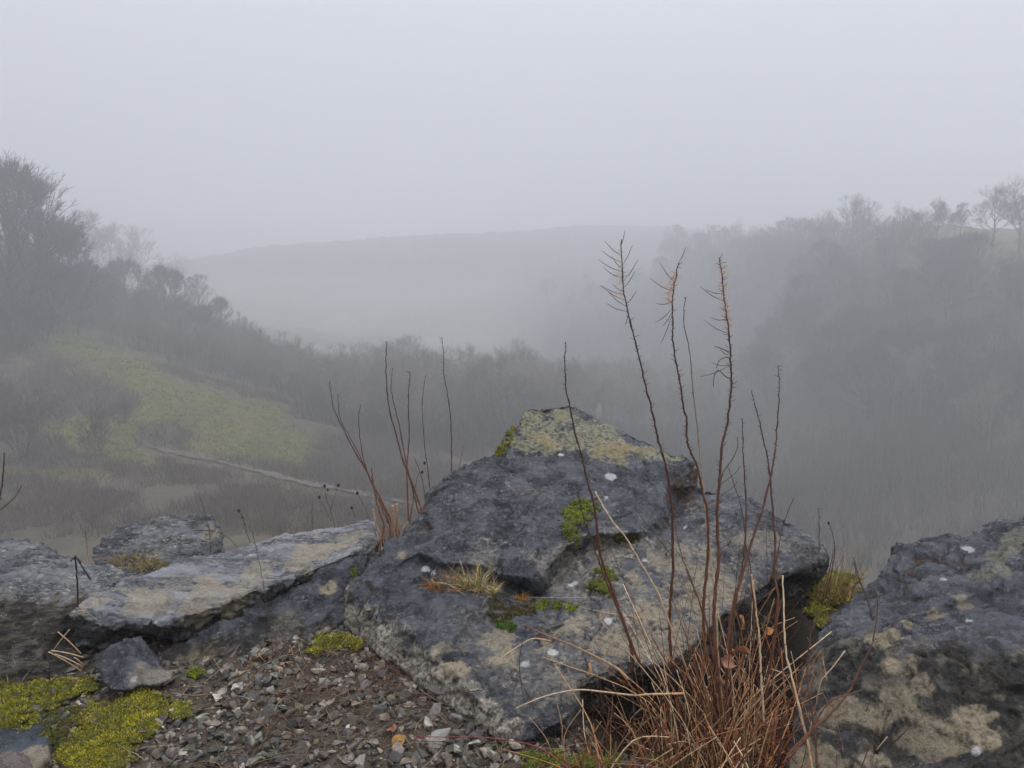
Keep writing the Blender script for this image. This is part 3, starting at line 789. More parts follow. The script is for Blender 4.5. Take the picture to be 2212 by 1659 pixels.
def in_gravel(px, py):
    """where loose stones show between the rocks"""
    return True
gm = MB()
cnt = 0
pts_g = []
for _ in range(11000):
    x = random.uniform(-1.75, 0.62); y = random.uniform(1.75, 3.05)
    if x > 0.25 and y > 2.35: continue
    pts_g.append((x, y))
pts_g = np.array(pts_g)
_g = fbm(np.column_stack([pts_g * 5.5, np.zeros(len(pts_g))]), 3, seed=31)
pts_g = pts_g[(_g < 0.25) | (RNG.random(len(_g)) < 0.6)]
zg = near_z(pts_g[:, 0], pts_g[:, 1])
for k, ((x, y), z) in enumerate(zip(pts_g, zg)):
    v, t = TEMPL[k % len(TEMPL)]
    s_ = 0.0065 + 0.026 * random.random() ** 3.0
    R = np.array(rand_rot(1, 0.5)[0])
    w = (v * s_ * np.array([random.uniform(0.8, 1.4), random.uniform(0.75, 1.1), 1])) @ R.T + np.array([x, y, z + s_ * random.uniform(0.0, 0.5)])
    c = STONE_COLS[random.randrange(len(STONE_COLS))] * (0.42 + 1.75 * random.random() ** 2.2) * np.array([1.02, 0.99, 0.91])
    gm.add(w, t, None, c)
for k in range(9000):
    x = random.uniform(-1.75, 0.62); y = random.uniform(1.75, 3.05)
    if x > 0.25 and y > 2.35: continue
    v, t = TEMPL[k % 14]; s_ = random.uniform(0.0022, 0.0055)
    gm.add(v @ np.array(rand_rot(1, 1.0)[0]).T * s_ + np.array([x, y, near_h(x, y) + s_ * .5 + random.uniform(0, .004)]), t, None, STONE_COLS[random.randrange(8)] * random.uniform(.35, 1.2) * np.array([1.02, .98, .88]))
gravel = gm.build('gravel', M_STONE, smooth=False)
tag(gravel, 'loose grey brown angular gravel covering the ledge', 'gravel', kind='stuff')

# single larger stones that stand out of the gravel
big = [(945,1497,1.0),(915,1520,0.9),(1050,1625,1.0),(500,1600,.8),(470,1625,.9),(430,1640,.8),(560,1575,.8),(700,1480,.9),(690,1540,.8),(760,1560,.9),(800,1500,.8),(830,1460,.8),(870,1505,.9),
       (745,1500,.8),(640,1480,.7),(530,1645,.9),(600,1640,.8),(650,1620,.9),(735,1610,.8),(780,1650,.9),(930,1560,.9),(985,1590,.8),(880,1570,.8),(1030,1590,.8),(360,1645,.8),(345,1600,.7),(580,1540,.7),(820,1540,1.0),(860,1640,.9),(760,1430,.7),(900,1450,.0),(950,1600,1.3),(905,1640,.9),(1010,1640,.9),(560,1490,.6),(480,1540,.6),(1090,1640,.8)]
CHIP = True
gmesh = []
for k in range(8):
    v, t = hull_template(100 + k, random.uniform(0.5, 0.8))
    # subdivide so the face is not flat
    mb = MB(); mb.add(v, t, None, (1, 1, 1)); me = mb.mesh('stone', False)
    bm = bmesh.new(); bm.from_mesh(me); bmesh.ops.subdivide_edges(bm, edges=bm.edges, cuts=2, use_grid_fill=True); bmesh.ops.triangulate(bm, faces=bm.faces)
    cv = np.array([tuple(x.co) for x in bm.verts]); ct = np.array([[y.index for y in f.verts] for f in bm.faces]); bm.free()
    cv = cv * (1 + 0.07 * fbm(cv * 2.6, 4, seed=k)[:, None])
    gmesh.append((cv, ct))
big_meshes = []
for k in range(12):
    cv, ct = gmesh[k % 8]
    mb = MB(); mb.add(cv, ct, None, STONE_COLS[(k * 3) % len(STONE_COLS)] * (0.95 + 0.5 * random.random()))
    big_meshes.append(mb.mesh('stone', False)); big_meshes[-1].materials.append(M_STONE)
chip = link('stone', big_meshes[4], None, None, hit(1208, 1352)[0] + Vector((0, 0, 0.006)))
chip.scale = (0.036, 0.024, 0.016); chip.rotation_euler = (0.1, 0.05, 0.3)
tag(chip, 'small dark chip of slate lying on the split boulder below the moss', 'stone')
for k, (px, py, s_) in enumerate(big):
    if s_ <= 0: continue
    p, n_ = hit(px, py)
    if p is None: continue
    o = link('stone', big_meshes[k % 12], None, None, p + Vector((0, 0, 0.004)))
    sz = 0.036 * s_
    o.scale = (sz * random.uniform(0.85, 1.3), sz * random.uniform(0.8, 1.05), sz)
    o.rotation_euler = (random.gauss(0, .35), random.gauss(0, .35), random.uniform(0, 6.28))
    tag(o, 'angular grey brown stone lying loose on the gravel, larger than the chips around it', 'stone', 'larger loose stones in the gravel')

# ------------------------------------------------------------------ moss
ICO = None
def ico():
    global ICO
    if ICO is None:
        bm = bmesh.new(); bmesh.ops.create_icosphere(bm, subdivisions=2, radius=1.0)
        ICO = (np.array([tuple(v.co) for v in bm.verts]), np.array([[q.index for q in f.verts] for f in bm.faces])); bm.free()
    return ICO

def moss(label, spots, size=0.014, blade=0.009, dens=60, cols=((0.30, 0.28, 0.022), (0.16, 0.19, 0.02)), name='moss_patch', base_col=(0.06, 0.065, 0.012), puff=1.0, flat=0.5, group=None, bw=0.0022, fill=1.0):
    """a moss mat: spots = (px, py, r_px) discs laid on whatever is there"""
    mb = MB(); v0, t0 = ico(); c1, c2 = map(np.asarray, cols)
    B, N, C = [], [], []
    first = None
    for px, py, rp in spots:
        area_n = max(10, int(fill * (rp / F * 2.6) ** 2 * 5.0 / (size * size)))
        for _ in range(area_n):
            a = random.uniform(0, 6.283); q = math.sqrt(random.random()) * random.uniform(0.75, 1.08)
            stray = random.random() < 0.16
            if stray: q *= random.uniform(1.0, 1.7)
            p, n_ = hit(px + math.cos(a) * q * rp, py + math.sin(a) * q * rp * 0.72)
            if p is None: continue
            if first is None: first = Vector(p)
            if (Vector(p) - first).length > 0.9: continue
            if n_.z > 0.999: p = p + Vector((0, 0, 0.016))
            s_ = size * random.uniform(0.45, 1.35) * max(0.35, 1.15 - 0.5 * q)
            up = (n_ * 0.7 + Vector((0, 0, 0.5))).normalized()
            R = np.array(up.to_track_quat('Z', 'Y').to_matrix())
            lump = v0 * np.array([s_, s_, s_ * flat]) * (1 + 0.18 * gnoise(v0 * 2 + random.random() * 50)[:, None])
            mb.add(lump @ R.T + np.array(p), t0, None, np.asarray(base_col) * random.uniform(0.7, 1.3))
            k = dens // 3
            d_ = RNG.normal(size=(k, 3)); d_[:, 2] = np.abs(d_[:, 2]) + 0.1
            d_ /= np.linalg.norm(d_, axis=1)[:, None]
            loc = d_ * np.array([s_, s_, s_ * flat])
            B.append(loc @ R.T + np.array(p)); N.append((d_ * np.array([1, 1, 1.2]) + RNG.normal(size=(k, 3)) * 0.35) @ R.T)
            tcol = gnoise(np.array(p)[None] * 11)[0] * 0.8 + 0.5
            w = np.clip(tcol + RNG.normal(size=(k, 1)) * 0.25, 0, 1)
            cm = (c1 * w + c2 * (1 - w)) * RNG.uniform(0.62, 1.15, (k, 1))
            cm[RNG.random(k) < (0.40 if stray else 0.14)] = (0.15, 0.095, 0.035)
            C.append(cm)
    if not B: return None
    B, N, C = np.concatenate(B), np.concatenate(N), np.concatenate(C)
    mb.blades(B, N, blade * RNG.uniform(0.6, 1.3, len(B)), bw, 0.4, C * 0.7, C * 1.15)
    o = mb.build(name, M_MOSS, None, first)
    tag(o, label, 'moss', group)
    return o

YEL = ((0.56, 0.50, 0.030), (0.22, 0.23, 0.020))
GRN = ((0.36, 0.44, 0.020), (0.15, 0.21, 0.014))
OLV = ((0.13, 0.13, 0.02), (0.06, 0.07, 0.015))
moss('yellow green moss mat at the foot of the low dark boulder', [(20,1505,40),(80,1498,36),(140,1495,36),(190,1488,22),(40,1545,40),(100,1522,30),(10,1560,20),(-40,1530,50)], 0.015, 0.009, 70, YEL)
moss('large bright yellow moss mat spreading over the gravel', [(220,1560,45),(270,1550,40),(330,1540,35),(390,1545,26),(200,1610,50),(260,1595,50),(310,1575,35),(180,1650,50),(240,1640,50),(300,1535,40),(150,1640,26),(300,1515,26),(335,1518,16)], 0.015, 0.009, 70, YEL)
moss('thin olive moss between the yellow mat and the pinkish stone', [(120,1590,30),(140,1620,26),(110,1560,20),(160,1560,26)], 0.010, 0.007, 40, OLV, fill=0.7)
moss('little tuft of bright moss on the gravel below the block', [(424,1463,16)], 0.010, 0.008, 60, GRN)
moss('yellow green moss hump between the gravel and the split boulder', [(700,1398,26),(735,1392,26),(680,1412,16),(770,1400,16)], 0.013, 0.010, 60, YEL)
moss('bright green moss cushion hugging a ledge in the middle of the split boulder', [(1250,1098,24),(1275,1096,20),(1240,1120,24),(1265,1125,18),(1222,1108,8)], 0.016, 0.008, 90, GRN, flat=0.8)
moss('smaller round moss cushion just below the ledge cushion on the split boulder', [(1228,1150,16),(1222,1142,12),(1240,1165,12)], 0.014, 0.008, 90, GRN, flat=0.8)
moss('dark centred moss cushion behind the reddish leaning stem on the split boulder', [(1300,1235,18),(1318,1250,16),(1290,1265,18),(1312,1275,14)], 0.015, 0.009, 80, ((0.32, 0.42, 0.018), (0.06, 0.08, 0.012)), flat=0.8)
moss('brownish moss filling the long crack across the split boulder', [(1075,1310,18),(1105,1322,20),(1140,1318,18),(1080,1335,16),(1060,1325,10)], 0.010, 0.008, 40, ((0.15, 0.13, 0.025), (0.07, 0.06, 0.02)), base_col=(0.04, 0.03, 0.015))
moss('flat green moss strip at the pointed end of the crack', [(1175,1305,14),(1205,1308,14),(1235,1312,12),(1160,1312,10)], 0.010, 0.008, 60, GRN)
moss('fresh feathery green moss sprig at the lower edge of the crack', [(1085,1352,12),(1102,1355,10)], 0.008, 0.016, 80, ((0.12, 0.24, 0.05), (0.07, 0.15, 0.03)))
moss('strip of yellow moss climbing beside the lichen crusted peak', [(1102,938,9),(1094,955,10),(1086,970,10),(1108,925,6),(1076,980,7)], 0.013, 0.010, 60, YEL)
moss('dark moss wad in the cleft beside the dark brown notch', [(1340,1162,14),(1365,1164,14)], 0.012, 0.009, 50, OLV)
moss('small lime moss dab at the joint of the slab and the split boulder', [(766,1232,7),(764,1242,6)], 0.007, 0.006, 60, GRN)
moss('green moss along the bottom edge of the ground under the dead stalks', [(1150,1654,24),(1200,1652,24),(1260,1656,24),(1320,1654,20),(1430,1655,24),(1480,1657,24)], 0.015, 0.010, 70, GRN)
moss('yellow moss bank in the gap beside the right boulder', [(1768,1275,26),(1800,1262,30),(1832,1262,26),(1765,1330,22),(1775,1352,18),(1790,1300,30),(1760,1300,20),(1815,1290,24)], 0.018, 0.016, 60, YEL)

# ------------------------------------------------------------------ dry grass tufts
def tuft(label, px, py, n, length, spread, cols, width=0.0022, rad=0.02, lean=(0, 0, 0), droop=0.15, name='grass_tuft', d=None, group=None):
    if d is None: p, n_ = hit(px, py)
    else: p = P(px, py, d)
    mb = MB()
    a = RNG.uniform(0, 6.283, n); q = np.sqrt(RNG.random(n)) * rad
    base = np.array(p)[None] + np.stack([np.cos(a) * q, np.sin(a) * q * 0.7, -0.006 + 0 * q], 1)
    d_ = np.stack([np.cos(a) * spread * .7 + RNG.normal(size=n) * (spread * .8 + .12), np.sin(a) * spread * .7 + RNG.normal(size=n) * (spread * .7 + .12), RNG.uniform(.35, 1.1, n)], 1) + np.asarray(lean)[None]
    cs = np.asarray(cols); w = RNG.integers(0, len(cs), n)
    C = cs[w] * RNG.uniform(0.6, 1.3, (n, 1))
    mb.blades(base, d_, length * RNG.uniform(0.2, 1.2, n) * RNG.uniform(.6, 1, n), width * RNG.uniform(.6, 1.4, n), 0.7, C * 0.7, C, droop)
    o = mb.build(name, M_PLANT, None, Vector(p))
    tag(o, label, 'grass', group)
    return o
STRAW = [(0.60, 0.45, 0.20), (0.44, 0.30, 0.12), (0.52, 0.44, 0.24), (0.26, 0.25, 0.08)]
RUST = [(0.42, 0.21, 0.075), (0.30, 0.135, 0.05), (0.50, 0.31, 0.13), (0.16, 0.075, 0.035)]
tuft('upright straw grass tuft standing in the crack of the split boulder', 1022, 1272, 200, 0.16, 0.26, STRAW, 0.0028, 0.040)
tuft('rusty dead grass tuft lying low at the broad end of the crack', 965, 1264, 320, 0.10, 0.9, RUST, 0.0024, 0.075)
tuft('pale grass clump leaning out of the crack over the moss', 1052, 1278, 170, 0.105, 0.7, STRAW, 0.0026, 0.045)
tuft('little orange grass tuft with one stiff stub in the crack', 1124, 1296, 90, 0.095, 0.5, [(0.42, 0.26, 0.07), (0.36, 0.20, 0.06)], 0.0026, 0.015, droop=0.5)
tuft('dry straw grass clump sprouting in front of the layered boulder', 285, 1215, 260, 0.11, 0.6, [(0.26, 0.19, 0.075), (0.18, 0.13, 0.05), (0.20, 0.18, 0.06)], 0.003, 0.11, d=3.62, droop=0.3)
tuft('olive dry grass clump by the upper edge of the long slab', 325, 1225, 160, 0.09, 0.6, [(0.20, 0.17, 0.05), (0.16, 0.12, 0.05)], 0.003, 0.07, d=3.50, droop=0.3)
tuft('rust coloured grass tangle on the gravel below the dark rock', 590, 1430, 160, 0.13, 1.2, RUST, 0.0022, 0.09, droop=0.5)
tuft('brown dead grass on the ledge where the long slab meets the drop', 640, 1152, 120, 0.05, 0.9, [(0.20, 0.09, 0.06), (0.24, 0.13, 0.07)], 0.002, 0.14, d=3.55, droop=0.3)
tuft('thin straw grass growing in the gap above the yellow moss bank', 1800, 1290, 200, 0.30, 0.26, [(0.50, 0.34, 0.13), (0.34, 0.17, 0.07), (0.56, 0.44, 0.20)], 0.0019, 0.11, d=3.35, droop=0.05)
tuft('small straw stalks sprouting beside the low dark boulder', 28, 1490, 26, 0.14, 0.15, STRAW, 0.0024, 0.02)
tuft('dry mat of straw clinging to the notch of the split boulder', 1432, 1170, 110, 0.055, 1.0, [(0.34, 0.24, 0.14), (0.24, 0.14, 0.08)], 0.002, 0.035, droop=0.7)

tuft('rusty dead stubble around the foot of the clump behind the split boulder', 850, 1168, 90, 0.17, 0.30, [(0.36, 0.16, 0.07), (0.24, 0.10, 0.045), (0.46, 0.30, 0.15)], 0.0034, 0.10, d=3.44, droop=0.1)

# ------------------------------------------------------------------ dead stems
DARK = (0.045, 0.030, 0.024); RED = (0.150, 0.058, 0.030); BRN = (0.105, 0.058, 0.034); PALE = (0.56, 0.43, 0.28); ORG = (0.62, 0.34, 0.12); STR = (0.46, 0.29, 0.155)
GRY = (0.13, 0.10, 0.08)

def smooth_line(pts, n=6):
    pts = [Vector(p) for p in pts]; out = []
    for i in range(len(pts) - 1):
        p0 = pts[max(i - 1, 0)]; p1 = pts[i]; p2 = pts[i + 1]; p3 = pts[min(i + 2, len(pts) - 1)]
        for k in range(n):
            t = k / n
            out.append(0.5 * ((2 * p1) + (p2 - p0) * t + (2 * p0 - 5 * p1 + 4 * p2 - p3) * t * t + (3 * p1 - p0 - 3 * p2 + p3) * t ** 3))
    out.append(pts[-1]); return out

def stem(label, px_pts, d0, d1, r_top, r_bot, ctop=DARK, cbot=RED, twig=None, pods=None, fluff=0, name='dead_stem', cat='stem', group=None, branches=(), twig_from=0.0, heads=()):
    """px_pts run from the tip down to the foot; d0 = distance at the tip, d1 at the foot"""
    m = len(px_pts)
    ys = [p[1] for p in px_pts]
    pts = [P(x, y, d0 + (d1 - d0) * (k / (m - 1))) for k, (x, y) in enumerate(px_pts)]
    line = smooth_line(pts)
    n = len(line)
    jit = [Vector((random.gauss(0, .0009), random.gauss(0, .0009), 0)) for _ in range(n)]
    line = [p + j for p, j in zip(line, jit)]
    foot_ = line[-1]
    root = empty(name, foot_)
    tag(root, label, cat, group)
    o3 = np.array(foot_)
    mb = MB(); mb.tube(line, [q * 1.15 * (1 + 0.10 * math.sin(i_ * 1.7) + (0.22 if i_ % 5 == 0 else 0)) for i_, q in enumerate(np.linspace(r_top, r_bot, n))], 6, ctop, cbot)
    for bpts, bd in branches:
        bl = smooth_line([P(x, y, bd) for x, y in bpts]); bb = MB()
        bb.tube(bl, list(np.linspace(r_top * 0.8, r_top * 1.5, len(bl))), 5, ctop, cbot); bb.build('side_branch', M_PLANT, root, o3)
    mb.build('stalk', M_PLANT, root, o3)
    L = [0.0]
    for a, b_ in zip(line[:-1], line[1:]): L.append(L[-1] + (b_ - a).length)
    def at_len(s_):
        k = min(max(np.searchsorted(L, s_) - 1, 0), n - 2); t = (s_ - L[k]) / max(L[k + 1] - L[k], 1e-6)
        return line[k].lerp(line[k + 1], t), (line[k] - line[k + 1]).normalized()
    if twig:
        span, step, ln = twig        # metres of stem from the tip that carry side twigs, spacing, length
        tb = MB(); s_ = twig_from + 0.004; few = (min(span, L[-1]) - s_) / step < 17
        while s_ < min(span, L[-1]):
            p, up = at_len(s_)
            a = random.uniform(0, 6.283)
            side = Vector((math.cos(a), math.sin(a) * 0.7, 0)).normalized()
            l_ = ln * random.uniform(0.55, 1.35)
            d_ = (side * random.uniform(0.7, 1.1) + up * random.uniform(0.1, 0.7)).normalized()
            mid = p + d_ * l_ * 0.6
            tip = mid + (d_ + up * random.uniform(-0.2, 0.7)).normalized() * l_ * 0.5
            tb.tube([p, mid, tip], [0.0011, 0.0009, 0.0006], 3, ctop, BRN)
            if few: tb.build('side_twig', M_PLANT, root, o3); tb = MB()
            s_ += step * random.uniform(0.6, 1.4)
        if not few: tb.build('twiglets', M_PLANT, root, o3)  # the stem's side twigs gathered in one mesh
    if pods:
        for s_, ax, upw, l_ in pods:
            pb = MB()
            p, up = at_len(s_)
            d_ = (Vector((ax, random.uniform(-.35, .35), 0)) + Vector((0, 0, upw))).normalized()
            mid = p + d_ * l_ * 0.5 + Vector((0, 0, -0.004)); tip = p + d_ * l_ + Vector((0, 0, 0.003))
            ln_ = smooth_line([p, mid, tip], 4)
            pb.tube(ln_, [0.0007, 0.0007, 0.0008, 0.001, 0.0011, 0.001, 0.0008, 0.0006, 0.0004], 4, BRN, DARK)
            pb.build('seed_pod', M_PLANT, root, o3)
    if fluff:
        fb = MB(); nn_, s0, s1, sx = fluff
        ss = RNG.uniform(s0, s1, nn_); bp, dd = [], []
        for q in ss:
            p, up = at_len(q)
            a = random.uniform(0, 6.283); rr_ = abs(random.gauss(0, .010))
            bp.append(p + Vector((math.cos(a) * rr_ + sx, math.sin(a) * rr_, random.gauss(0, .004)))); dd.append((random.gauss(0, 1) + sx * 40, random.gauss(0, 1), random.gauss(0, .7)))
        C = np.asarray([ORG]) * RNG.uniform(0.6, 1.35, (nn_, 1))
        fb.blades(np.array([tuple(q) for q in bp]), np.array(dd), 0.016 * RNG.uniform(0.5, 1.6, nn_), 0.0008, 0.8, C)
        fb.build('fluff_hair', M_PLANT, root, o3)
    if heads:
        v0, t0 = ico()
        for x, y, rp in heads:
            hb = MB(); dd_ = d0; p = P(x, y, dd_); r_ = rp / F * dd_
            hb.add(v0 * np.array([r_, r_, r_ * 1.35]) * (1 + 0.2 * gnoise(v0 * 3)[:, None]) + np.array(p), t0, None, (0.03, 0.02, 0.016))
            hb.build('seed_head', M_PLANT, root, o3)
    return root

pod1 = [(0.02, .35, 1.2, .05), (0.05, -.9, .7, .07), (0.07, -.9, .45, .075), (0.08, .55, 1.0, .07), (0.10, -1, .45, .085), (0.12, -1, .5, .07), (0.13, .7, 1.0, .08), (0.15, .6, .9, .06), (0.17, -1, .35, .085), (0.19, -.9, .5, .09), (0.2, .6, .8, .05), (0.225, -1, .32, .07), (0.235, -.25, -1, .04), (0.16, -1, .6, .04), (0.09, -.8, .9, .05), (0.24, .25, -1, .055), (0.21, -.8, .6, .075)]
stem('tallest dead stem with a splayed fan of seed pods at its tip', [(1341,517),(1346,615),(1356,673),(1370,728),(1385,791),(1400,855),(1414,912),(1424,958),(1438,1008),(1447,1061),(1452,1111),(1453,1178),(1453,1244),(1447,1311),(1447,1364),(1450,1445)],
     2.45, 2.60, 0.0013, 0.0046, DARK, RED, (0.75, 0.013, 0.013), pod1, (150, 0.03, 0.19, -0.004), twig_from=0.1)
pod2 = [(0.0, .5, 1.0, .05), (0.06, -.8, .9, .075), (0.09, -1, .5, .09), (0.12, -1, -.2, .05), (0.14, -.8, -.8, .07), (0.16, -.4, -1, .10), (0.15, -.6, -.9, .06)]
stem('dead stem with an orange fluffy knot near its tip, between the two tallest', [(1466,568),(1460,600),(1454,640),(1453,681),(1454,733),(1460,782),(1469,826),(1476,878),(1483,907),(1484,950),(1493,978),(1507,1011),(1517,1061),(1527,1104),(1530,1178),(1525,1244),(1520,1311),(1520,1380),(1535,1480),(1548,1580)],
     2.42, 2.35, 0.0013, 0.0046, DARK, RED, (0.75, 0.012, 0.013), pod2, (260, 0.03, 0.13, -0.008))
pod3 = [(0.11, -1, .15, .055), (0.135, -1, .55, .085), (0.19, -1, .05, .05), (0.235, -1, .5, .085), (0.30, -1, .45, .04), (0.33, -1, -.5, .10), (0.33, -1, 0.05, .06)]
stem('tall dead stem bristling with orange fluff along its upper length', [(1554,556),(1561,609),(1567,667),(1574,710),(1578,768),(1580,826),(1575,884),(1568,930),(1560,961),(1555,1028),(1549,1094),(1550,1161),(1553,1211),(1545,1278),(1543,1364),(1552,1470),(1565,1610)],
     2.40, 2.25, 0.0013, 0.0050, DARK, RED, (0.80, 0.0085, 0.015), pod3, (330, 0.02, 0.22, 0.0),
     branches=[([(1543,748),(1556,752),(1574,760)], 2.40), ([(1547,795),(1555,778),(1568,772),(1577,774)], 2.39), ([(1541,835),(1543,812),(1552,800),(1566,812),(1577,818)], 2.39)])
stem('slender plain dead stem rising between the fluffy ones', [(1481,642),(1477,696),(1489,754),(1495,826),(1503,898),(1509,953),(1512,990),(1518,1044),(1524,1111),(1535,1200),(1545,1290),(1550,1400),(1560,1540)], 2.50, 2.38, 0.0010, 0.0028, DARK, PALE, (0.5, 0.05, 0.008))
stem('lone dead stem crossing in front of the lichen crusted peak', [(1223,739),(1220,782),(1223,840),(1232,884),(1242,935),(1254,978),(1270,1044),(1284,1094),(1290,1144),(1300,1211),(1324,1278),(1350,1355),(1363,1393),(1367,1452)], 2.40, 2.48, 0.0010, 0.0052, DARK, RED, (0.42, 0.014, 0.009))
stem('short reddish stem leaning beside the bright moss cushion', [(1244,1041),(1257,1104),(1274,1154),(1290,1201),(1307,1251),(1328,1300),(1356,1370),(1385,1440)], 2.42, 2.46, 0.0010, 0.0040, DARK, RED, (0.2, 0.03, 0.008))
stem('dead stem furthest from the split boulder peak, with small alternate twigs', [(1681,790),(1684,826),(1681,884),(1677,950),(1674,975),(1667,1020),(1650,1090),(1623,1171),(1603,1244),(1583,1310),(1570,1420),(1575,1600)], 2.50, 2.25, 0.0010, 0.0042, DARK, RED, (0.36, 0.011, 0.010))
stem('forked dead stem joining the twiggy one at a crossing above the slope of rock', [(1624,843),(1637,898),(1650,951),(1660,1004),(1665,1051),(1670,1111),(1675,1178),(1674,1244),(1680,1310),(1662,1450),(1640,1600)], 2.48, 2.28, 0.0010, 0.0042, DARK, RED, (0.34, 0.012, 0.010))
stem('straight dark stem with fine bristles between the fluffy one and the forked one', [(1603,904),(1605,961),(1608,1028),(1612,1094),(1610,1161),(1603,1228),(1587,1304),(1578,1420),(1580,1600)], 2.46, 2.26, 0.0010, 0.0038, DARK, RED, (0.3, 0.014, 0.009))
stem('pale broken straw leaning across the middle of the split boulder', [(1286,1062),(1300,1088),(1320,1121),(1353,1164),(1387,1221),(1420,1278),(1440,1330),(1470,1410),(1510,1520)], 2.52, 2.38, 0.0020, 0.0030, PALE, STR)
stem('long pale straw in front of the dark overhang', [(1690,1243),(1693,1313),(1697,1397),(1710,1463),(1727,1530),(1747,1613),(1756,1670)], 2.20, 1.98, 0.0018, 0.0032, PALE, STR)
stem('pale straw standing against the shadowed side of the split boulder', [(1623,1240),(1630,1290),(1637,1347),(1642,1400),(1644,1463),(1650,1560)], 2.30, 2.20, 0.0018, 0.0030, STR, PALE)
stem('short dark twig poking up by the right end of the split boulder', [(1715,1076),(1700,1110),(1690,1140),(1684,1170),(1676,1215),(1660,1260)], 2.60, 2.55, 0.0009, 0.0020, DARK, BRN)
stem('branching dark twig beside the fluffy stem over the ridge', [(1594,944),(1592,970),(1580,995),(1562,1020),(1556,1040)], 2.42, 2.40, 0.0008, 0.0016, DARK, BRN, branches=[([(1601,1005),(1585,1025),(1560,1043)], 2.41), ([(1594,1040),(1580,1055),(1559,1068)], 2.41), ([(1600,1138),(1585,1160),(1557,1188)], 2.38)])
stem('thin dark stem arching over the wet slope beside the fine bristled one', [(1573,1010),(1585,1045),(1598,1085),(1606,1120),(1612,1180),(1625,1260),(1630,1400)], 2.44, 2.35, 0.0008, 0.0020, DARK, BRN)
stem('thin reddish stem springing from the clump over the tan rock', [(1457,1130),(1470,1190),(1490,1250),(1510,1300),(1530,1360),(1545,1450)], 2.45, 2.32, 0.0010, 0.0030, BRN, RED, branches=[([(1440,1165),(1475,1210),(1508,1290)], 2.42)])
stem('bare dark twig lying against the wet upper rock face', [(1358,1074),(1375,1100),(1395,1130),(1420,1160),(1450,1200)], 2.9, 2.75, 0.0009, 0.0016, DARK, DARK)

# --- left clump behind the split boulder
LC = dict(group='dead stems behind the split boulder')
stem('outermost leaning stem of the clump at the slab end', [(712,824),(720,878),(737,918),(764,971),(790,1014),(804,1044),(827,1088),(844,1124),(848,1165)], 3.55, 3.42, 0.0011, 0.0050, DARK, RED, (0.25, 0.03, 0.008))
stem('thin stem running along the outermost leaning stem', [(730,851),(734,901),(754,941),(777,984),(797,1028),(812,1060),(834,1110),(846,1150)], 3.52, 3.42, 0.0010, 0.0030, DARK, RED)
stem('wavy short stem inside the leaning pair', [(780,874),(775,898),(777,944),(787,998),(800,1036),(818,1080),(838,1130)], 3.50, 3.42, 0.0010, 0.0030, DARK, RED)
stem('tallest stem of the clump behind the split boulder, with a crooked tip', [(836,738),(834,765),(834,811),(840,878),(857,944),(870,994),(890,1044),(905,1085),(912,1110)], 3.60, 3.48, 0.0012, 0.0046, DARK, RED, (0.35, 0.03, 0.010))
stem('stem close beside the tallest of the clump, half as thick', [(848,795),(845,844),(856,892),(864,928),(880,1011),(897,1078),(905,1110)], 3.60, 3.48, 0.0010, 0.0036, DARK, RED, (0.2, 0.03, 0.01))
stem('upright stem with a hooked tip rising from the clump', [(878,803),(885,806),(884,830),(882,878),(884,944),(879,1011),(880,1060),(882,1125)], 3.60, 3.46, 0.0011, 0.0034, DARK, RED, (0.3, 0.02, 0.008))
stem('gently bowed dark stem standing apart beside the clump', [(919,811),(912,878),(917,961),(924,1011),(930,1066),(936,1100)], 3.75, 3.72, 0.0010, 0.0026, DARK, BRN, (0.15, 0.03, 0.008))
stem('solitary stem with a tuft of pods standing against the pale wood', [(955,729),(958,770),(959,811),(967,854),(974,911),(975,978),(975,1033),(975,1070)], 3.85, 3.82, 0.0011, 0.0026, DARK, DARK, (0.22, 0.016, 0.014))
stem('short thin stalk with a fork by the boulder shoulder', [(1000,961),(994,1000),(988,1030),(984,1060)], 3.85, 3.82, 0.0008, 0.0014, DARK, BRN)
stem('curved red brown stalk rooted at the joint of slab and boulder', [(803,1010),(806,1044),(815,1090),(828,1130),(826,1160),(814,1200)], 3.42, 3.36, 0.0020, 0.0048, BRN, RED)
stem('thick snapped red stalk at the joint of slab and boulder', [(848,1092),(849,1110),(846,1140),(848,1172)], 3.40, 3.40, 0.0048, 0.0052, STR, RED)
stem('second snapped red stalk, nearer the boulder edge', [(856,1088),(858,1110),(857,1140),(858,1166)], 3.41, 3.41, 0.0036, 0.0040, STR, RED)
stem('splintered brown stub leaning at the slab end', [(806,1100),(812,1130),(822,1165),(816,1205)], 3.36, 3.34, 0.0030, 0.0040, STR, BRN)
stem('thin brown stem angled up between the snapped stalks and the boulder', [(905,1020),(895,1060),(890,1100),(884,1130)], 3.50, 3.48, 0.0009, 0.0024, BRN, RED)
stem('dark wiry stem with beads beside the bowed one', [(892,985),(900,1000),(912,1035),(918,1075),(920,1100)], 3.62, 3.58, 0.0009, 0.0020, DARK, RED, heads=[(912,1020,3),(917,1000,3)])
stem('flower stalk with several dark seed heads above the long slab', [(701,1050),(705,1075),(715,1105),(722,1135),(720,1160)], 3.7, 3.66, 0.0008, 0.0014, DARK, BRN, branches=[([(731,1048),(722,1075),(712,1110)], 3.7), ([(690,1075),(700,1095),(716,1125)], 3.7)], heads=[(701,1050,3.2),(731,1048,3.2),(690,1074,3),(708,1058,2.5)])
stem('single drooping seed head on a thin stalk beside the flower stalk', [(772,1066),(785,1090),(795,1115),(800,1140)], 3.62, 3.60, 0.0007, 0.0012, DARK, BRN, heads=[(772,1065,3.2)])
stem('tiny dark headed stalk next to the snapped stalks', [(760,1098),(766,1115),(770,1140)], 3.64, 3.62, 0.0007, 0.0010, DARK, BRN, heads=[(760,1097,3.0)])
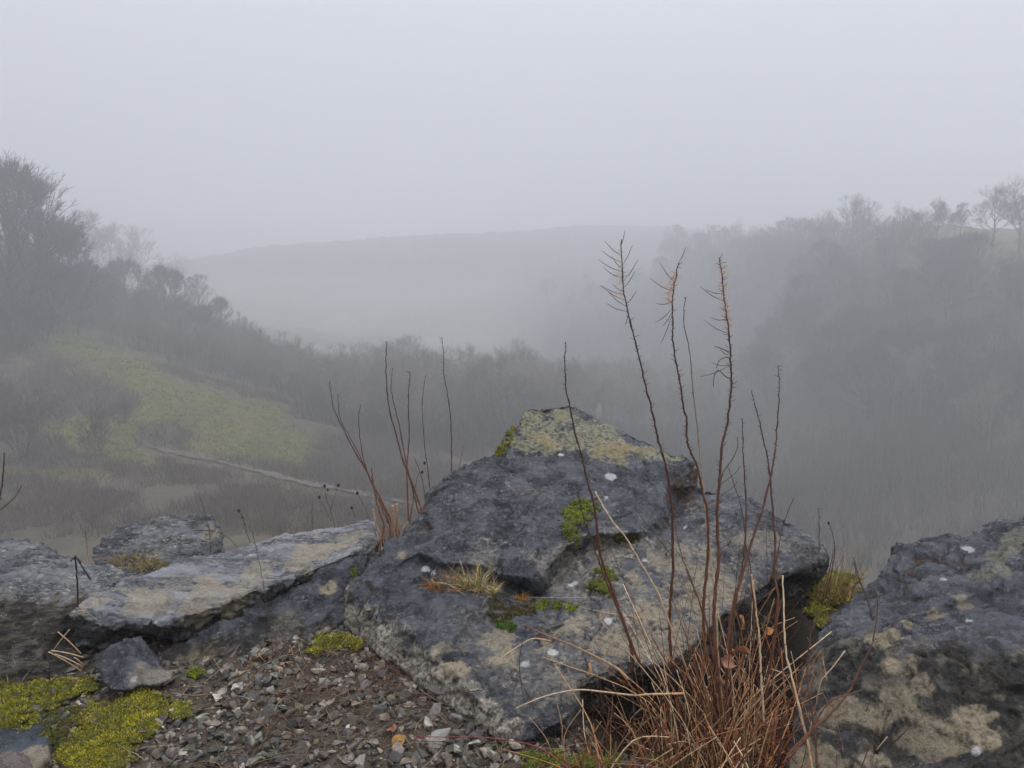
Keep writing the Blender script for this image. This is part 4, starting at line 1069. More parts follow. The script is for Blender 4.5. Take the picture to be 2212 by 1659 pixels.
stem('green tinged sprig at the upper edge of the long slab', [(676,1085),(674,1110),(676,1150)], 3.6, 3.6, 0.0008, 0.0016, (0.08, 0.09, 0.04), BRN, (0.1, 0.012, 0.014))
stem('beaded stalk bending away over the layered boulder side', [(516,1104),(524,1120),(533,1150),(541,1175),(545,1200)], 3.6, 3.5, 0.0009, 0.0014, DARK, DARK, heads=[(516,1103,3.2),(524,1118,2.4),(529,1133,2.2)])
stem('thin grass stalk arching in front of the layered boulder', [(432,1075),(444,1110),(452,1150),(455,1195)], 3.7, 3.6, 0.0008, 0.0014, DARK, DARK)
stem('long thin stalk rising over the long slab', [(546,1148),(554,1190),(565,1240),(572,1280),(580,1330),(588,1400),(592,1440)], 2.75, 2.72, 0.0008, 0.0013, DARK, BRN)
stem('dark forked twig standing at the corner of the long slab', [(163,1200),(165,1230),(167,1260),(168,1312)], 2.66, 2.68, 0.0026, 0.0024, DARK, DARK, branches=[([(163,1200),(180,1228),(196,1252)], 2.68), ([(152,1213),(163,1204),(175,1215)], 2.66)])
stem('orange brown sprig beside the dry grass clump', [(184,1147),(187,1170),(190,1200),(193,1215)], 3.4, 3.4, 0.0010, 0.0022, BRN, STR, (0.15, 0.02, 0.012))
stem('bare forked twig reaching in from the edge above the low dark boulder', [(9,978),(8,1010),(4,1050),(-2,1085),(-10,1120),(-16,1165)], 3.0, 3.1, 0.0016, 0.0030, DARK, RED, branches=[([(47,1048),(35,1070),(15,1090),(-8,1108)], 3.02), ([(6,1075),(0,1080),(-8,1092)], 3.02)])
stem('thin dark stalk in the shaded face of the low dark boulder', [(74,1300),(84,1335),(92,1370),(100,1405),(108,1445)], 2.45, 2.40, 0.0010, 0.0018, DARK, DARK)
stem('arching bramble shoot over the slab edge', [(342,1190),(365,1170),(400,1150),(450,1146),(490,1160),(512,1182)], 3.5, 3.5, 0.0010, 0.0012, DARK, BRN)

# --- twigs at the right hand boulder
stem('red bramble shoot growing up past the mottled face', [(1894,1378),(1882,1395),(1868,1425),(1850,1460),(1830,1500),(1790,1545),(1730,1600),(1690,1650)], 2.05, 1.98, 0.0013, 0.0036, BRN, RED, branches=[([(1887,1270),(1895,1300),(1893,1340),(1885,1385)], 2.08), ([(1846,1210),(1856,1250),(1872,1290),(1885,1340)], 2.10)])
stem('side shoot with a pale tip crossing the mottled face', [(1861,1490),(1840,1498),(1800,1510),(1780,1530),(1762,1560),(1745,1590),(1700,1640)], 1.98, 1.95, 0.0013, 0.0026, BRN, RED)
stem('pale forked twig propped against the mottled face', [(1826,1406),(1800,1440),(1775,1470),(1765,1510),(1760,1545)], 2.05, 2.02, 0.0014, 0.0018, PALE, BRN)
stem('dark bowed stem between the overhang and the mottled face', [(1770,1320),(1755,1360),(1745,1420),(1745,1480),(1755,1540),(1762,1600),(1765,1660)], 2.15, 1.98, 0.0012, 0.0034, DARK, BRN)
for k, (a, lab) in enumerate([([(1768,1098),(1770,1150),(1768,1210),(1762,1290)], 'dark bristly stalk nearest the rock tip in the mossy gap'), ([(1790,1130),(1800,1160),(1803,1200),(1790,1260),(1780,1310)], 'dark stalk with a sideways kink rising from the mossy gap'),
     ([(1863,1158),(1852,1190),(1835,1240),(1815,1300)], 'pale slanting straw rising from the mossy gap'), ([(1845,1205),(1850,1240),(1866,1275),(1880,1300)], 'thin dark stalk curving onto the right boulder'), ([(1803,1180),(1790,1240),(1775,1300),(1770,1340)], 'reddish wiry stalk low in the mossy gap')]):
    stem(lab, a, 3.3, 3.3, 0.0010, 0.0020, DARK if 'dark' in lab else (PALE if 'pale' in lab else RED), BRN, (0.2, 0.03, 0.012), name='dead_stem', heads=[(a[0][0], a[0][1], 2.6)] if k == 1 else ())

# --- stems and sticks that lie about
def lying(label, pts, r0, r1, c0, c1, name='twig', lift=0.006, d=None, cat='twig', group=None):
    w = []
    for q in pts:
        if len(q) == 3: w.append(P(*q)); continue
        p, n_ = hit(q[0], q[1])
        for k in range(1, 8):
            if p is None: p, n_ = hit(q[0], q[1] + 3 * k)
        w.append(p + n_ * lift)
    ln_ = smooth_line(w); mb = MB()
    mb.tube(ln_, list(np.linspace(r0, r1, len(ln_))), 6, c0, c1)
    o = mb.build(name, M_PLANT, None, w[-1]); tag(o, label, cat, group); return o
lying('long arched straw coloured stem lying over the nose of the split boulder', [(1114,1530,2.28),(1160,1510,2.27),(1200,1498,2.28),(1250,1490,2.28),(1300,1494,2.26),(1370,1502,2.24),(1400,1500,2.22),(1480,1498,2.2)], 0.0018, 0.0036, PALE, STR, 'dead_stem', cat='stem')
lying('red brown bent stem resting on the lower part of the split boulder', [(1132,1350,2.60),(1180,1372,2.58),(1240,1396,2.54),(1290,1420,2.50),(1335,1445,2.46),(1358,1468,2.44)], 0.0026, 0.0050, RED, STR, 'dead_stem', cat='stem')
lying('pale forked stem end resting beside the red brown bent stem', [(1080,1423,2.52),(1110,1402,2.54),(1150,1380,2.56),(1190,1385,2.56)], 0.0014, 0.0028, PALE, STR, 'dead_stem', cat='stem')
lying('thin dark stalk standing on the nose of the split boulder', [(1139,1352,2.45),(1130,1380,2.44),(1122,1430,2.42),(1125,1470,2.40),(1131,1515,2.37)], 0.0012, 0.0014, DARK, DARK, 'dead_stem', cat='stem')
lying('crimson bramble runner arching over the gravel below the split boulder', [(890,1590,2.22),(950,1592,2.19),(1020,1592,2.16),(1090,1598,2.13),(1150,1610,2.10),(1190,1630,2.07),(1230,1662,2.03)], 0.0012, 0.0020, (0.20, 0.05, 0.05), (0.20, 0.03, 0.05), 'bramble_runner', cat='bramble')
lying('straight grey stick leaning from the gravel onto the dark rock', [(350,1478),(400,1450,2.58),(450,1415,2.66),(520,1358,2.76)], 0.0016, 0.0013, GRY, DARK)
lying('pale horizontal straw across the lower rock surface by the leaning stems', [(1250,1312),(1310,1325),(1380,1335),(1440,1345),(1500,1360)], 0.0008, 0.0014, PALE, STR, 'straw', cat='straw')
lying('second thin pink straw on the lower rock surface', [(1160,1378),(1230,1375),(1300,1385),(1360,1415)], 0.0007, 0.0010, (0.2, 0.1, 0.09), BRN, 'straw', cat='straw')
lying('hair thin straw bridging the crack between the moss strips', [(1140,1290,2.9),(1200,1291,2.9),(1270,1290,2.88)], 0.0007, 0.0009, STR, PALE, 'straw', cat='straw')
lying('dark curled twig lying on the lichen crusted peak', [(1140,883),(1150,880),(1165,890),(1180,884)], 0.0025, 0.002, DARK, DARK)
lying('dark twig on the smooth upper face of the split boulder', [(1118,1120),(1128,1112),(1143,1114)], 0.002, 0.0016, DARK, DARK)
lying('crooked dark twig near the middle of the smooth upper face', [(1001,1160),(1007,1140),(1020,1134)], 0.002, 0.0016, DARK, DARK)
for k, (x0, y0, x1, y1, lab) in enumerate([(110,1405,180,1420,'pale straw at the top of the bundle under the slab end'),(118,1412,178,1440,'pale straw sloping down through the bundle under the slab end'),(105,1408,176,1450,'longest pale straw of the bundle under the slab end'),
    (125,1365,175,1412,'straw leaning steeply on the bundle under the slab end'),(150,1360,112,1410,'straw crossing the bundle the other way'),(160,1420,178,1436,'stubby straw at the near end of the bundle')]):
    lying(lab, [(x0, y0, 2.48), ((x0 + x1) / 2, (y0 + y1) / 2 - 2, 2.49), (x1, y1, 2.52)], 0.0016, 0.0022, PALE, STR, 'straw', cat='straw')
lying('dark stick running from the straw bundle down to the moss', [(150,1440,2.5),(120,1465,2.48),(95,1485,2.46)], 0.0018, 0.0020, DARK, BRN)
lying('brown twig lying across the open gravel', [(830,1492),(770,1495),(700,1500),(640,1505)], 0.0022, 0.0014, (0.14, 0.07, 0.055), BRN)
lying('long brown twig pointing from the gravel to the split boulder', [(1048,1490,2.33),(1000,1494),(940,1498),(880,1502)], 0.0014, 0.0026, BRN, (0.15, 0.07, 0.055))
lying('dark straight twig sloping across the gravel below the rust tangle', [(570,1595),(600,1560),(640,1520),(690,1470)], 0.0022, 0.0014, BRN, DARK)
lying('pale straw lying across the gravel near the yellow moss mat', [(523,1512),(545,1530),(580,1570)], 0.0016, 0.0014, PALE, STR, 'straw', cat='straw')
lying('thin grey twig running under the block toward the gravel', [(370,1500),(430,1505),(500,1490),(560,1480)], 0.0012, 0.0010, STR, GRY)
lying('brown twig edging the dark rock above the gravel', [(500,1455),(560,1420),(640,1402),(720,1395)], 0.0014, 0.0010, BRN, DARK)

# --- scattered twig and needle litter on the gravel (nobody could count it)
lm = MB()
def litter(n, x0, x1, y0, y1, lmin, lmax, cols, curve=0.25, r=0.0009):
    for _ in range(n):
        x, y = random.uniform(x0, x1), random.uniform(y0, y1); a = random.uniform(0, 6.283); l_ = random.uniform(lmin, lmax)
        k = 5; h = random.uniform(-curve, curve); pts = []
        for j in range(k):
            t = j / (k - 1) - 0.5; aa = a + h * t * 3
            pts.append((x + math.cos(aa) * l_ * t, y + math.sin(aa) * l_ * t))
        pts = np.array(pts); z = near_z(pts[:, 0], pts[:, 1]) + 0.014 + random.uniform(0, .012) + 0.012 * np.sin(np.linspace(0, 3.14, k)) * random.random()
        c = np.asarray(cols[random.randrange(len(cols))]) * random.uniform(0.6, 1.2)
        lm.tube(np.column_stack([pts, z]), list(np.linspace(r * 1.3, r * 0.6, k)), 3, c)
LC_ = [(0.15, 0.085, 0.055), (0.11, 0.065, 0.045), (0.24, 0.16, 0.095), (0.07, 0.05, 0.038), (0.32, 0.24, 0.14)]
litter(420, -1.5, 0.3, 1.9, 2.95, 0.05, 0.22, LC_)
litter(150, -0.85, -0.25, 2.25, 2.85, 0.08, 0.3, [(0.14, 0.07, 0.05), (0.18, 0.095, 0.06), (0.10, 0.055, 0.042)])
litter(150, -0.1, 0.55, 1.85, 2.25, 0.06, 0.22, LC_)
lo = lm.build('litter', M_PLANT)
tag(lo, 'fine red brown twigs and stalks strewn over the gravel', 'litter', kind='stuff')

# --- rusty tangle of old stalks at the foot of the tall stems
tm = MB()
def stalks(n, cx, cy, sx, sy, lmin, lmax, tilt, cols, r=(0.0012, 0.0031), z0=-0.06):
    for _ in range(n):
        x, y = random.gauss(cx, sx), random.gauss(cy, sy)
        z = near_h(x, y) + z0 * random.random()
        az = random.uniform(0, 6.283); ti = abs(random.gauss(0, tilt)); l_ = random.uniform(lmin, lmax)
        d_ = Vector((math.cos(az) * math.sin(ti), math.sin(az) * math.sin(ti) * 0.7, math.cos(ti)))
        bend = Vector((random.gauss(0, .35), random.gauss(0, .3), -abs(random.gauss(0, .4)))) * l_
        p0 = Vector((x, y, z)); p1 = p0 + d_ * l_ * 0.5 + bend * 0.15; p2 = p0 + d_ * l_ + bend * 0.6
        ln_ = smooth_line([p0, p1, p2], 4); c = np.asarray(cols[random.randrange(len(cols))]) * random.uniform(0.55, 1.25)
        rb = random.uniform(*r); tm.tube(ln_, list(np.linspace(rb, rb * 0.45, len(ln_))), 4, c * 0.8, c)
TC = [(0.26, 0.095, 0.040), (0.42, 0.19, 0.080), (0.15, 0.055, 0.030), (0.52, 0.31, 0.155), (0.62, 0.45, 0.27), (0.07, 0.03, 0.02)]
stalks(250, 0.60, 2.22, 0.16, 0.11, 0.10, 0.46, 0.55, TC, (0.0014, 0.0038))
stalks(140, 0.74, 2.50, 0.15, 0.16, 0.12, 0.42, 0.55, TC)
stalks(110, 0.95, 2.85, 0.12, 0.2, 0.12, 0.36, 0.5, TC)
stalks(60, 0.62, 2.3, 0.07, 0.07, 0.35, 0.7, 0.2, TC)
stalks(120, 0.50, 2.05, 0.25, 0.06, 0.08, 0.26, 1.0, TC)
stalks(110, 0.55, 2.12, 0.22, 0.10, 0.10, 0.34, 1.0, TC, (0.0014, 0.0034))
stalks(70, 0.68, 2.32, 0.10, 0.08, 0.30, 0.62, 0.22, TC)
stalks(60, 0.30, 2.28, 0.14, 0.10, 0.10, 0.28, 0.6, [(0.20, 0.10, 0.05), (0.28, 0.18, 0.10), (0.08, 0.04, 0.025)])
stalks(60, 0.88, 2.18, 0.12, 0.12, 0.12, 0.40, 0.6, TC, (0.0008, 0.0016))
stalks(46, 0.66, 2.34, 0.13, 0.10, 0.45, 0.95, 0.17, [(0.13, 0.055, 0.035), (0.09, 0.05, 0.036), (0.20, 0.11, 0.065)], (0.0008, 0.0016))
to = tm.build('dead_grass', M_PLANT)
tag(to, 'rusty tangle of dead stalks below the split boulder', 'dead grass', kind='stuff')

# --- fallen leaves
def leaf(label, px, py, d, size, col, rz, tilt):
    p = P(px, py, d) if d else hit(px, py)[0] + Vector((0, 0, 0.016))
    n = 9; vs = []; fs = []
    for i in range(n):
        t = i / (n - 1); w = 0.36 * math.sin(math.pi * t ** 0.8) * (1 + 0.12 * math.sin(t * 25))
        for j in (-1, -0.5, 0, 0.5, 1):
            vs.append((size * (t - .5), size * w * j, size * (0.16 * abs(j) + 0.12 * math.sin(t * 3 + j))))
    for i in range(n - 1):
        for j in range(4): fs.append((i * 5 + j, i * 5 + j + 1, i * 5 + j + 6, i * 5 + j + 5))
    mb = MB(); mb.add(np.array(vs) , None, fs, col)
    mb.tube([(-size * .75, 0, .0), (-size * .5, 0, 0), (0, 0, 0.002)], [0.0006, 0.0006, 0.0004], 3, np.asarray(col) * .5)
    o = link('fallen_leaf', mb.mesh('fallen_leaf'), M_PLANT, None, p); o.rotation_euler = (tilt, random.gauss(0, .3), rz); tag(o, label, 'leaf'); return o
leaf('yellow brown curled leaf on the gravel below the boulder nose', 864, 1612, None, 0.055, (0.26, 0.14, 0.03), 0.6, .4)
leaf('brown dead leaf lying just above the yellow brown one', 848, 1588, None, 0.050, (0.24, 0.10, 0.05), 1.8, -.4)
leaf('ochre leaf caught high in the dead stalks against the overhang', 1598, 1345, 2.35, 0.050, (0.36, 0.18, 0.07), 1.5, 1.2)
leaf('small orange leaf hanging in the stalks beside the overhang', 1660, 1363, 2.35, 0.034, (0.36, 0.15, 0.05), 0.4, 1.0)
leaf('crumpled pinkish leaf in the heart of the stalk tangle', 1570, 1430, 2.25, 0.060, (0.26, 0.12, 0.07), 0.3, 1.0)
leaf('broad brown leaf folded over the stalks', 1545, 1475, 2.20, 0.055, (0.22, 0.12, 0.06), 2.4, .9)
leaf('rust leaf wedged above the crumpled pinkish one', 1600, 1410, 2.26, 0.050, (0.28, 0.12, 0.06), 2.9, 1.1)
leaf('tan curled leaf hanging at the nose of the split boulder', 1268, 1445, 2.40, 0.045, (0.36, 0.20, 0.10), 1.4, 1.3)

# ------------------------------------------------------------------ trees
def grow(seed, H, style):
    """a bare winter tree: trunk + limbs mesh, and a crown mesh of fine branches and twigs"""
    rnd = random.Random(seed); rs = np.random.default_rng(seed)
    trunk, crown = MB(), MB()
    bark = np.array((0.050, 0.045, 0.041))
    S = {'dome': dict(h0=.10, h1=.55, limbs=22, inc=(1.15, .06), L=.27, lv=6, fork=(.20, .42), dec=.82, upw=.05),
         'round': dict(h0=.20, h1=.66, limbs=12, inc=(1.25, .15), L=.21, lv=6, fork=(.25, .50), dec=.79, upw=.04),
         'oak': dict(h0=.26, h1=.62, limbs=8, inc=(1.2, .3), L=.22, lv=6, fork=(.30, .62), dec=.80, upw=.05),
         'slim': dict(h0=.22, h1=.60, limbs=11, inc=(.75, .10), L=.185, lv=5, fork=(.16, .38), dec=.80, upw=.09),
         'bush': dict(h0=0, h1=0, limbs=13, inc=(.65, .05), L=.27, lv=5, fork=(.14, .36), dec=.80, upw=.05)}[style]
    if style == 'slim': bark = np.array((0.100, 0.092, 0.074)) * (1.2, 2.0, 1.1, 1.6)[seed % 4]
    tw_b, tw_d, tw_l = [], [], []
    r0 = H * ({'dome': 0.016, 'oak': 0.022, 'round': 0.018}.get(style, 0.010))
    def branch(p, d, L, r, lv):
        n = 3; pts = [p]; q = p; dd = d
        for k in range(n):
            dd = (dd + Vector((rnd.gauss(0, .09), rnd.gauss(0, .09), rnd.gauss(S['upw'], .06)))).normalized()
            q = q + dd * (L / n); pts.append(q)
        out = style == 'dome' and (q.x / (.40 * H)) ** 2 + (q.y / (.40 * H)) ** 2 + ((q.z - .5 * H) / (.48 * H)) ** 2 > rnd.uniform(.9, 1.02)
        (trunk if lv <= 2 else crown).tube(pts, list(np.linspace(r, r * 0.68, n + 1)), 5 if lv <= 1 else 3, bark * rnd.uniform(.85, 1.2))
        if lv >= S['lv'] - 2 or out:
            for k in range((5 if lv == S['lv'] or out else 3) * (2 if style == 'dome' else 1)):
                t = rnd.uniform(0.1, 1); j = min(int(t * n), n - 1); b0 = pts[j].lerp(pts[j + 1], t * n - j)
                tw_b.append(b0); tw_d.append((dd + Vector((rnd.gauss(0, .45), rnd.gauss(0, .45), rnd.gauss(.1, .35)))).normalized())
                tw_l.append(H * rnd.uniform(.022, .055))
        if lv < S['lv'] and not out:
            kids = 2 if rnd.random() < (.45 if style == 'dome' else .62) else 3
            a0 = rnd.uniform(0, 6.283)
            perp = dd.orthogonal().normalized()
            for k in range(kids):
                ax = Matrix.Rotation(a0 + k * 6.283 / kids + rnd.gauss(0, .3), 3, dd) @ perp
                nd = Matrix.Rotation(rnd.uniform(*S['fork']), 3, ax) @ dd
                branch(pts[-1], nd, L * S['dec'] * rnd.uniform(.78, 1.12), r * .66, lv + 1)
            if rnd.random() < .55:
                nd = Matrix.Rotation(rnd.uniform(.5, .9), 3, Matrix.Rotation(rnd.uniform(0, 6.28), 3, dd) @ perp) @ dd
                branch(pts[rnd.choice((1, 2))], nd, L * .62, r * .5, min(lv + 2, S['lv']))
    if style != 'bush':
        top = H * S['h1']
        tp = [Vector((0, 0, -0.6))]; q = tp[0]; dd = Vector((rnd.gauss(0, .03), rnd.gauss(0, .03), 1))
        for k in range(8):
            dd = (dd + Vector((rnd.gauss(0, .05), rnd.gauss(0, .05), 0.05))).normalized(); q = q + dd * (top + .6) / 8; tp.append(q)
        trunk.tube(tp, list(r0 * np.array([1.4, 1.05, .95, .88, .8, .7, .58, .46, .34])), 7, bark)
    for k in range(S['limbs']):
        f = (k + rnd.random() * .8) / S['limbs']
        az = k * 2.4 + rnd.gauss(0, .4)
        if style == 'bush':
            b0 = Vector((rnd.gauss(0, .02), rnd.gauss(0, .02), -0.05)) * H; inc = rnd.uniform(.08, .62)
        else:
            t = S['h0'] / S['h1'] + (1 - S['h0'] / S['h1']) * f
            j = min(int(t * 8), 7); b0 = tp[j].lerp(tp[j + 1], t * 8 - j)
            inc = S['inc'][0] * (1 - f) + S['inc'][1] * f
        d = Vector((math.cos(az) * math.sin(inc), math.sin(az) * math.sin(inc), math.cos(inc)))
        sc_ = {'dome': 1.0 - .15 * f, 'round': 1 - .12 * f, 'oak': 1 - .1 * f, 'slim': 1 - .15 * f, 'bush': rnd.uniform(.7, 1.1)}[style]
        branch(b0, d, H * S['L'] * sc_ * rnd.uniform(.85, 1.12), r0 * (.42 - .12 * f), 1)
    B = np.array([tuple(x) for x in tw_b]); D = np.array([tuple(x) for x in tw_d]); Ls = np.array(tw_l)
    w = {'dome': 0.0018, 'round': 0.0013, 'oak': 0.0009, 'slim': 0.0010, 'bush': 0.002}[style] * H
    crown.blades(B, D, Ls * 1.35, w, .3, bark * 1.1)
    B2 = B + D * (Ls * rs.uniform(.1, .6, len(B)))[:, None]
    crown.blades(B2, D + rs.normal(size=B.shape) * .4, Ls * rs.uniform(.5, 1.0, len(B)), w * .8, .4, bark * 1.2)
    allv = np.concatenate(trunk.v + crown.v)
    topz = np.percentile(allv[:, 2], 99.6)
    return trunk.mesh('trunk'), crown.mesh('crown'), topz

TREES = {}
for st, seeds, H in (('dome', (1, 2), 14.0), ('oak', (3, 4, 5), 12.0), ('slim', (6, 7, 8, 9), 9.0), ('bush', (10, 11), 3.0), ('round', (12, 13), 12.0)):
    TREES[st] = []
    for sd in seeds:
        a, b_, tz_ = grow(sd, H, st)
        a.materials.append(M_BARK); b_.materials.append(M_BARK)
        TREES[st].append((a, b_, tz_))

def plant(st, k, px, d, top_py=None, height=None, label='', group=None, wide=1.0, name='bare_tree', cat='tree'):
    if px > 1500: d = near_right(px, d)
    # forward distance d -> same u at the horizon row
    x = (px - CX) / F * d * (cp + 0.03)
    z = float(terrain_z(x, d)[0])
    if height is None:
        u_, v_ = 0, (CY - top_py) / F
        ztop = EYE + d * (-sp + v_ * cp) / (cp + v_ * sp)
        height = max(ztop - z, 2.0)
    a, b_, tz_ = TREES[st][k % len(TREES[st])]
    root = empty(name, (x, d, z)); s_ = height / tz_
    root.scale = (s_ * wide, s_ * wide, s_); root.rotation_euler = (0, 0, random.uniform(0, 6.283))
    tag(root, label, cat, group)
    t_ = bpy.data.objects.new('trunk', a); COL.objects.link(t_); t_.parent = root
    c_ = bpy.data.objects.new('crown', b_); COL.objects.link(c_); c_.parent = root
    return root

# left hillside, single trees one can tell apart
plant('dome', 0, 42, 95, 338, label='tallest bare tree with a dense rounded crown at the edge of the hillside', wide=1.12)
plant('dome', 1, 128, 100, 455, label='dense bare tree leaning out from under the tallest crown', wide=1.0)
plant('round', 0, -70, 92, 400, label='bare tree half out of view beside the tallest rounded one', wide=1.1)
plant('round', 1, 215, 205, 455, label='faint bare tree in the mist just behind the tallest rounded one')
plant('round', 0, 268, 225, 478, label='faint round crowned tree next along the misty skyline')
plant('oak', 0, 325, 245, 487, label='pale ghostly tree standing alone on the misty hillside skyline', wide=0.9)
plant('oak', 1, 395, 275, 545, label='barely visible tree fading out at the low end of the hillside skyline')
plant('dome', 0, 292, 128, 556, label='broad crowned tree at the front of the hillside wood below the ghostly tree', wide=1.0)
plant('dome', 1, 372, 128, 572, label='dark rounded crown sticking out of the hillside wood', wide=0.95)
plant('round', 1, 445, 150, 592, label='hazy tree at the shoulder where the hillside wood drops', wide=1.0)
plant('dome', 0, 488, 140, 640, label='outermost rounded tree of the hillside wood above the valley', wide=0.9)
WG = 'bare trees crowding the hillside wood'
WL = 'bare tree merging into the hazy hillside wood above the green meadow'
for px, d, top, st in ((-20,90,520,'dome'),(60,96,560,'round'),(120,100,560,'dome'),(180,104,580,'round'),(215,112,560,'dome'),(250,118,590,'round'),(330,122,620,'dome'),(400,122,640,'round'),(450,124,660,'dome'),(500,124,690,'slim'),(310,112,660,'slim'),(240,106,640,'slim'),(360,114,680,'slim'),(420,114,700,'slim'),
                       (470,112,700,'slim'),(180,110,520,'round'),(520,130,668,'slim'),(545,116,690,'slim'),(575,112,702,'slim'),(610,110,712,'slim'),(640,108,722,'slim'),(668,106,735,'slim'),(90,104,600,'slim'),(20,100,600,'slim'),(150,100,640,'slim'),(280,108,680,'slim'),(400,110,720,'slim'),(460,106,750,'slim'),(520,106,745,'slim'),(560,104,760,'slim'),(600,102,770,'slim'),(640,100,775,'slim'),(340,106,730,'slim'),(-60,96,560,'round'),
                       (60,88,640,'bush'),(0,86,650,'bush'),(-60,86,640,'bush'),(110,92,660,'bush')):
    plant(st, random.randrange(9), px + random.uniform(-6, 6), d, top + random.uniform(-6, 6), label=WL, group=WG, wide=random.uniform(.9, 1.25))

# two scrubby bushes on the meadow
plant('bush', 0, 215, 66, 870, label='multi stemmed bare bush standing alone on the meadow', name='bush', cat='bush', wide=1.0)
plant('bush', 1, 45, 64, 850, label='wider bare bush at the edge of the meadow', name='bush', cat='bush', wide=1.25)
for px, d, top, lab in ((130,70,880,'low bare bush between the two multi stemmed ones'),(0,70,800,'tall thin bush behind the wider meadow bush'),(270,74,860,'low dark bush at the upper side of the meadow'),(-40,62,860,'bush cut off by the picture edge on the meadow')):
    plant('bush', random.randrange(2), px, d, top, label=lab, name='bush', cat='bush')

# thin saplings on the valley floor
VG = 'thin bare trees of the valley floor wood'
VL = 'thin upright bare tree in the misty wood behind the split boulder'
k = 0
for row_d, y0 in ((92, 800), (97, 780), (103, 765), (109, 752), (116, 745), (124, 745)):
    for px in np.arange(640, 1560, 40):
        px_ = px + random.uniform(-20, 20)
        bump = 30 * max(0, (px_ - 1050)) / 400 + (12 if px_ < 700 else 0) + 10 * math.sin(px_ / 37.0)
        plant('slim', k, px_, row_d * (1 + 0.42 * float(sstep(1150, 1500, px_))) + random.uniform(-2.5, 2.5), y0 + bump + random.uniform(-16, 24), label=VL, group=VG, wide=random.uniform(.95, 1.5)); k += 1

# right hand crest
plant('oak', 0, 2108, 158, 402, label='spreading oak like tree on the crest field edge', wide=1.15)
plant('oak', 1, 2165, 152, 382, label='tall open crowned tree between the spreading one and the picture edge', wide=1.0)
plant('oak', 2, 2200, 150, 374, label='tallest tree of the right crest, twigs held upright', wide=0.9)
plant('round', 0, 2245, 150, 386, label='tree on the right crest cut off by the picture edge')
plant('round', 0, 1990, 162, 430, label='dense rounded tree on the right crest', wide=0.95)
plant('round', 1, 2040, 166, 438, label='bushy tree between the dense rounded one and the spreading oak', wide=0.8)
plant('oak', 2, 1925, 178, 430, label='small open tree on the skyline next to the dense rounded one')
plant('oak', 1, 1840, 186, 424, label='right twin of the pair of open trees rising above the skyline', wide=1.0)
plant('oak', 0, 1812, 188, 420, label='left twin of the pair of open trees rising above the skyline', wide=0.9)
plant('oak', 2, 1890, 160, 520, label='pale twisted tree standing below the skyline on the wooded slope', wide=1.0)
plant('slim', 1, 1765, 200, 455, label='slender tree on the skyline just past the twin trees')
plant('oak', 2, 1560, 250, 470, label='hazy open tree where the crest begins to vanish')
CG = 'bare trees along the misty crest'
CLb = 'bare tree in the misty line along the crest, fading toward the valley'
for px in np.arange(1430, 1960, 17):
    d = 285 - (px - 1430) / 530 * 122 + random.uniform(-8, 8)
    plant(random.choice(('slim', 'round', 'oak', 'slim')), random.randrange(9), px + random.uniform(-7, 7), d, 492 - (px - 1430) / 530 * 34 + random.uniform(-6, 14), label=CLb, group=CG, wide=random.uniform(.8, 1.2))
for px in np.arange(1960, 2030, 22):
    plant(random.choice(('round', 'oak')), random.randrange(9), px + random.uniform(-7, 7), 176 + random.uniform(-6, 8), 455 + random.uniform(-8, 14), label=CLb, group=CG, wide=random.uniform(.8, 1.1))
for px in np.arange(1450, 1960, 30):
    d = 262 - (px - 1450) / 510 * 100 + random.uniform(-6, 6)
    plant(random.choice(('slim', 'round', 'dome')), random.randrange(9), px + random.uniform(-9, 9), d, 520 - (px - 1450) / 510 * 18 + random.uniform(-8, 14), label=CLb, group=CG, wide=random.uniform(.9, 1.3))
SG = 'bare trees covering the far side of the valley'
SL = 'bare tree in the dim wood on the slope beyond the valley'
for row, (d, top) in enumerate(((104, 880), (112, 800), (119, 740), (126, 680), (133, 640), (140, 600), (147, 565))):
    for px in np.arange(1600 + max(0, 30 * (row - 2)), 2260, 54):
        dd = d + (2212 - px) / 600 * 45
        gd = near_right(px, dd); gz = float(terrain_z((px - CX) / F * gd, gd)[0])
        if 580 - (gz - EYE) / gd * F < 612: continue
        plant(random.choice(('round', 'slim', 'dome')), random.randrange(9), px + random.uniform(-22, 22), dd + random.uniform(-3, 3), height=random.uniform(5.5, 10.5), label=SL, group=SG, wide=random.uniform(1.0, 1.4))
for px, d in ((1180,330),(1230,310),(1280,300),(1330,290),(1370,275),(1420,262),(1480,245),(1530,232),(1580,215),(1260,330),(1350,310),(1440,285),(1500,262)):
    plant(random.choice(('round', 'dome')), random.randrange(9), px, d, height=random.uniform(8, 11), label='ghostly tree where the far slope dips into the valley mist', group='trees fading into the valley mist', wide=1.2)

# low scrub: bare brambles and saplings no one could count
um = MB(); ub, ud, ul, uc = [], [], [], []
for _ in range(15000):
    px = random.uniform(-250, 1050); d = 46 + 50 * random.random() ** 0.8
    x = (px - CX) / F * d
    ub.append((x, d)); uc.append(random.random())
ub = np.array(ub); uz = terrain_z(ub[:, 0], ub[:, 1])
keep = meadow_mask(np.column_stack([ub, uz])) < 0.25
cl = fbm(np.column_stack([ub / 7, 0 * uz]), 3, seed=21) > -0.55
keep &= cl
_px, _py = project(np.column_stack([ub, uz]))
keep &= seg_dist(_px, _py, [(q[0], q[1] + 6) for q in pp]) > 6 + 7 * RNG.random(len(ub))
ub, uz = ub[keep], uz[keep]
rep = 9
B = np.repeat(np.column_stack([ub, uz - .05]), rep, 0) + RNG.normal(size=(len(ub) * rep, 3)) * np.array([.25, .25, .0])
D = RNG.normal(size=(len(B), 3)) * .35 + np.array([0, 0, 1.0])
cc = np.array([(0.085, 0.062, 0.042), (0.064, 0.054, 0.040), (0.110, 0.088, 0.055)])[RNG.integers(0, 3, len(B))]
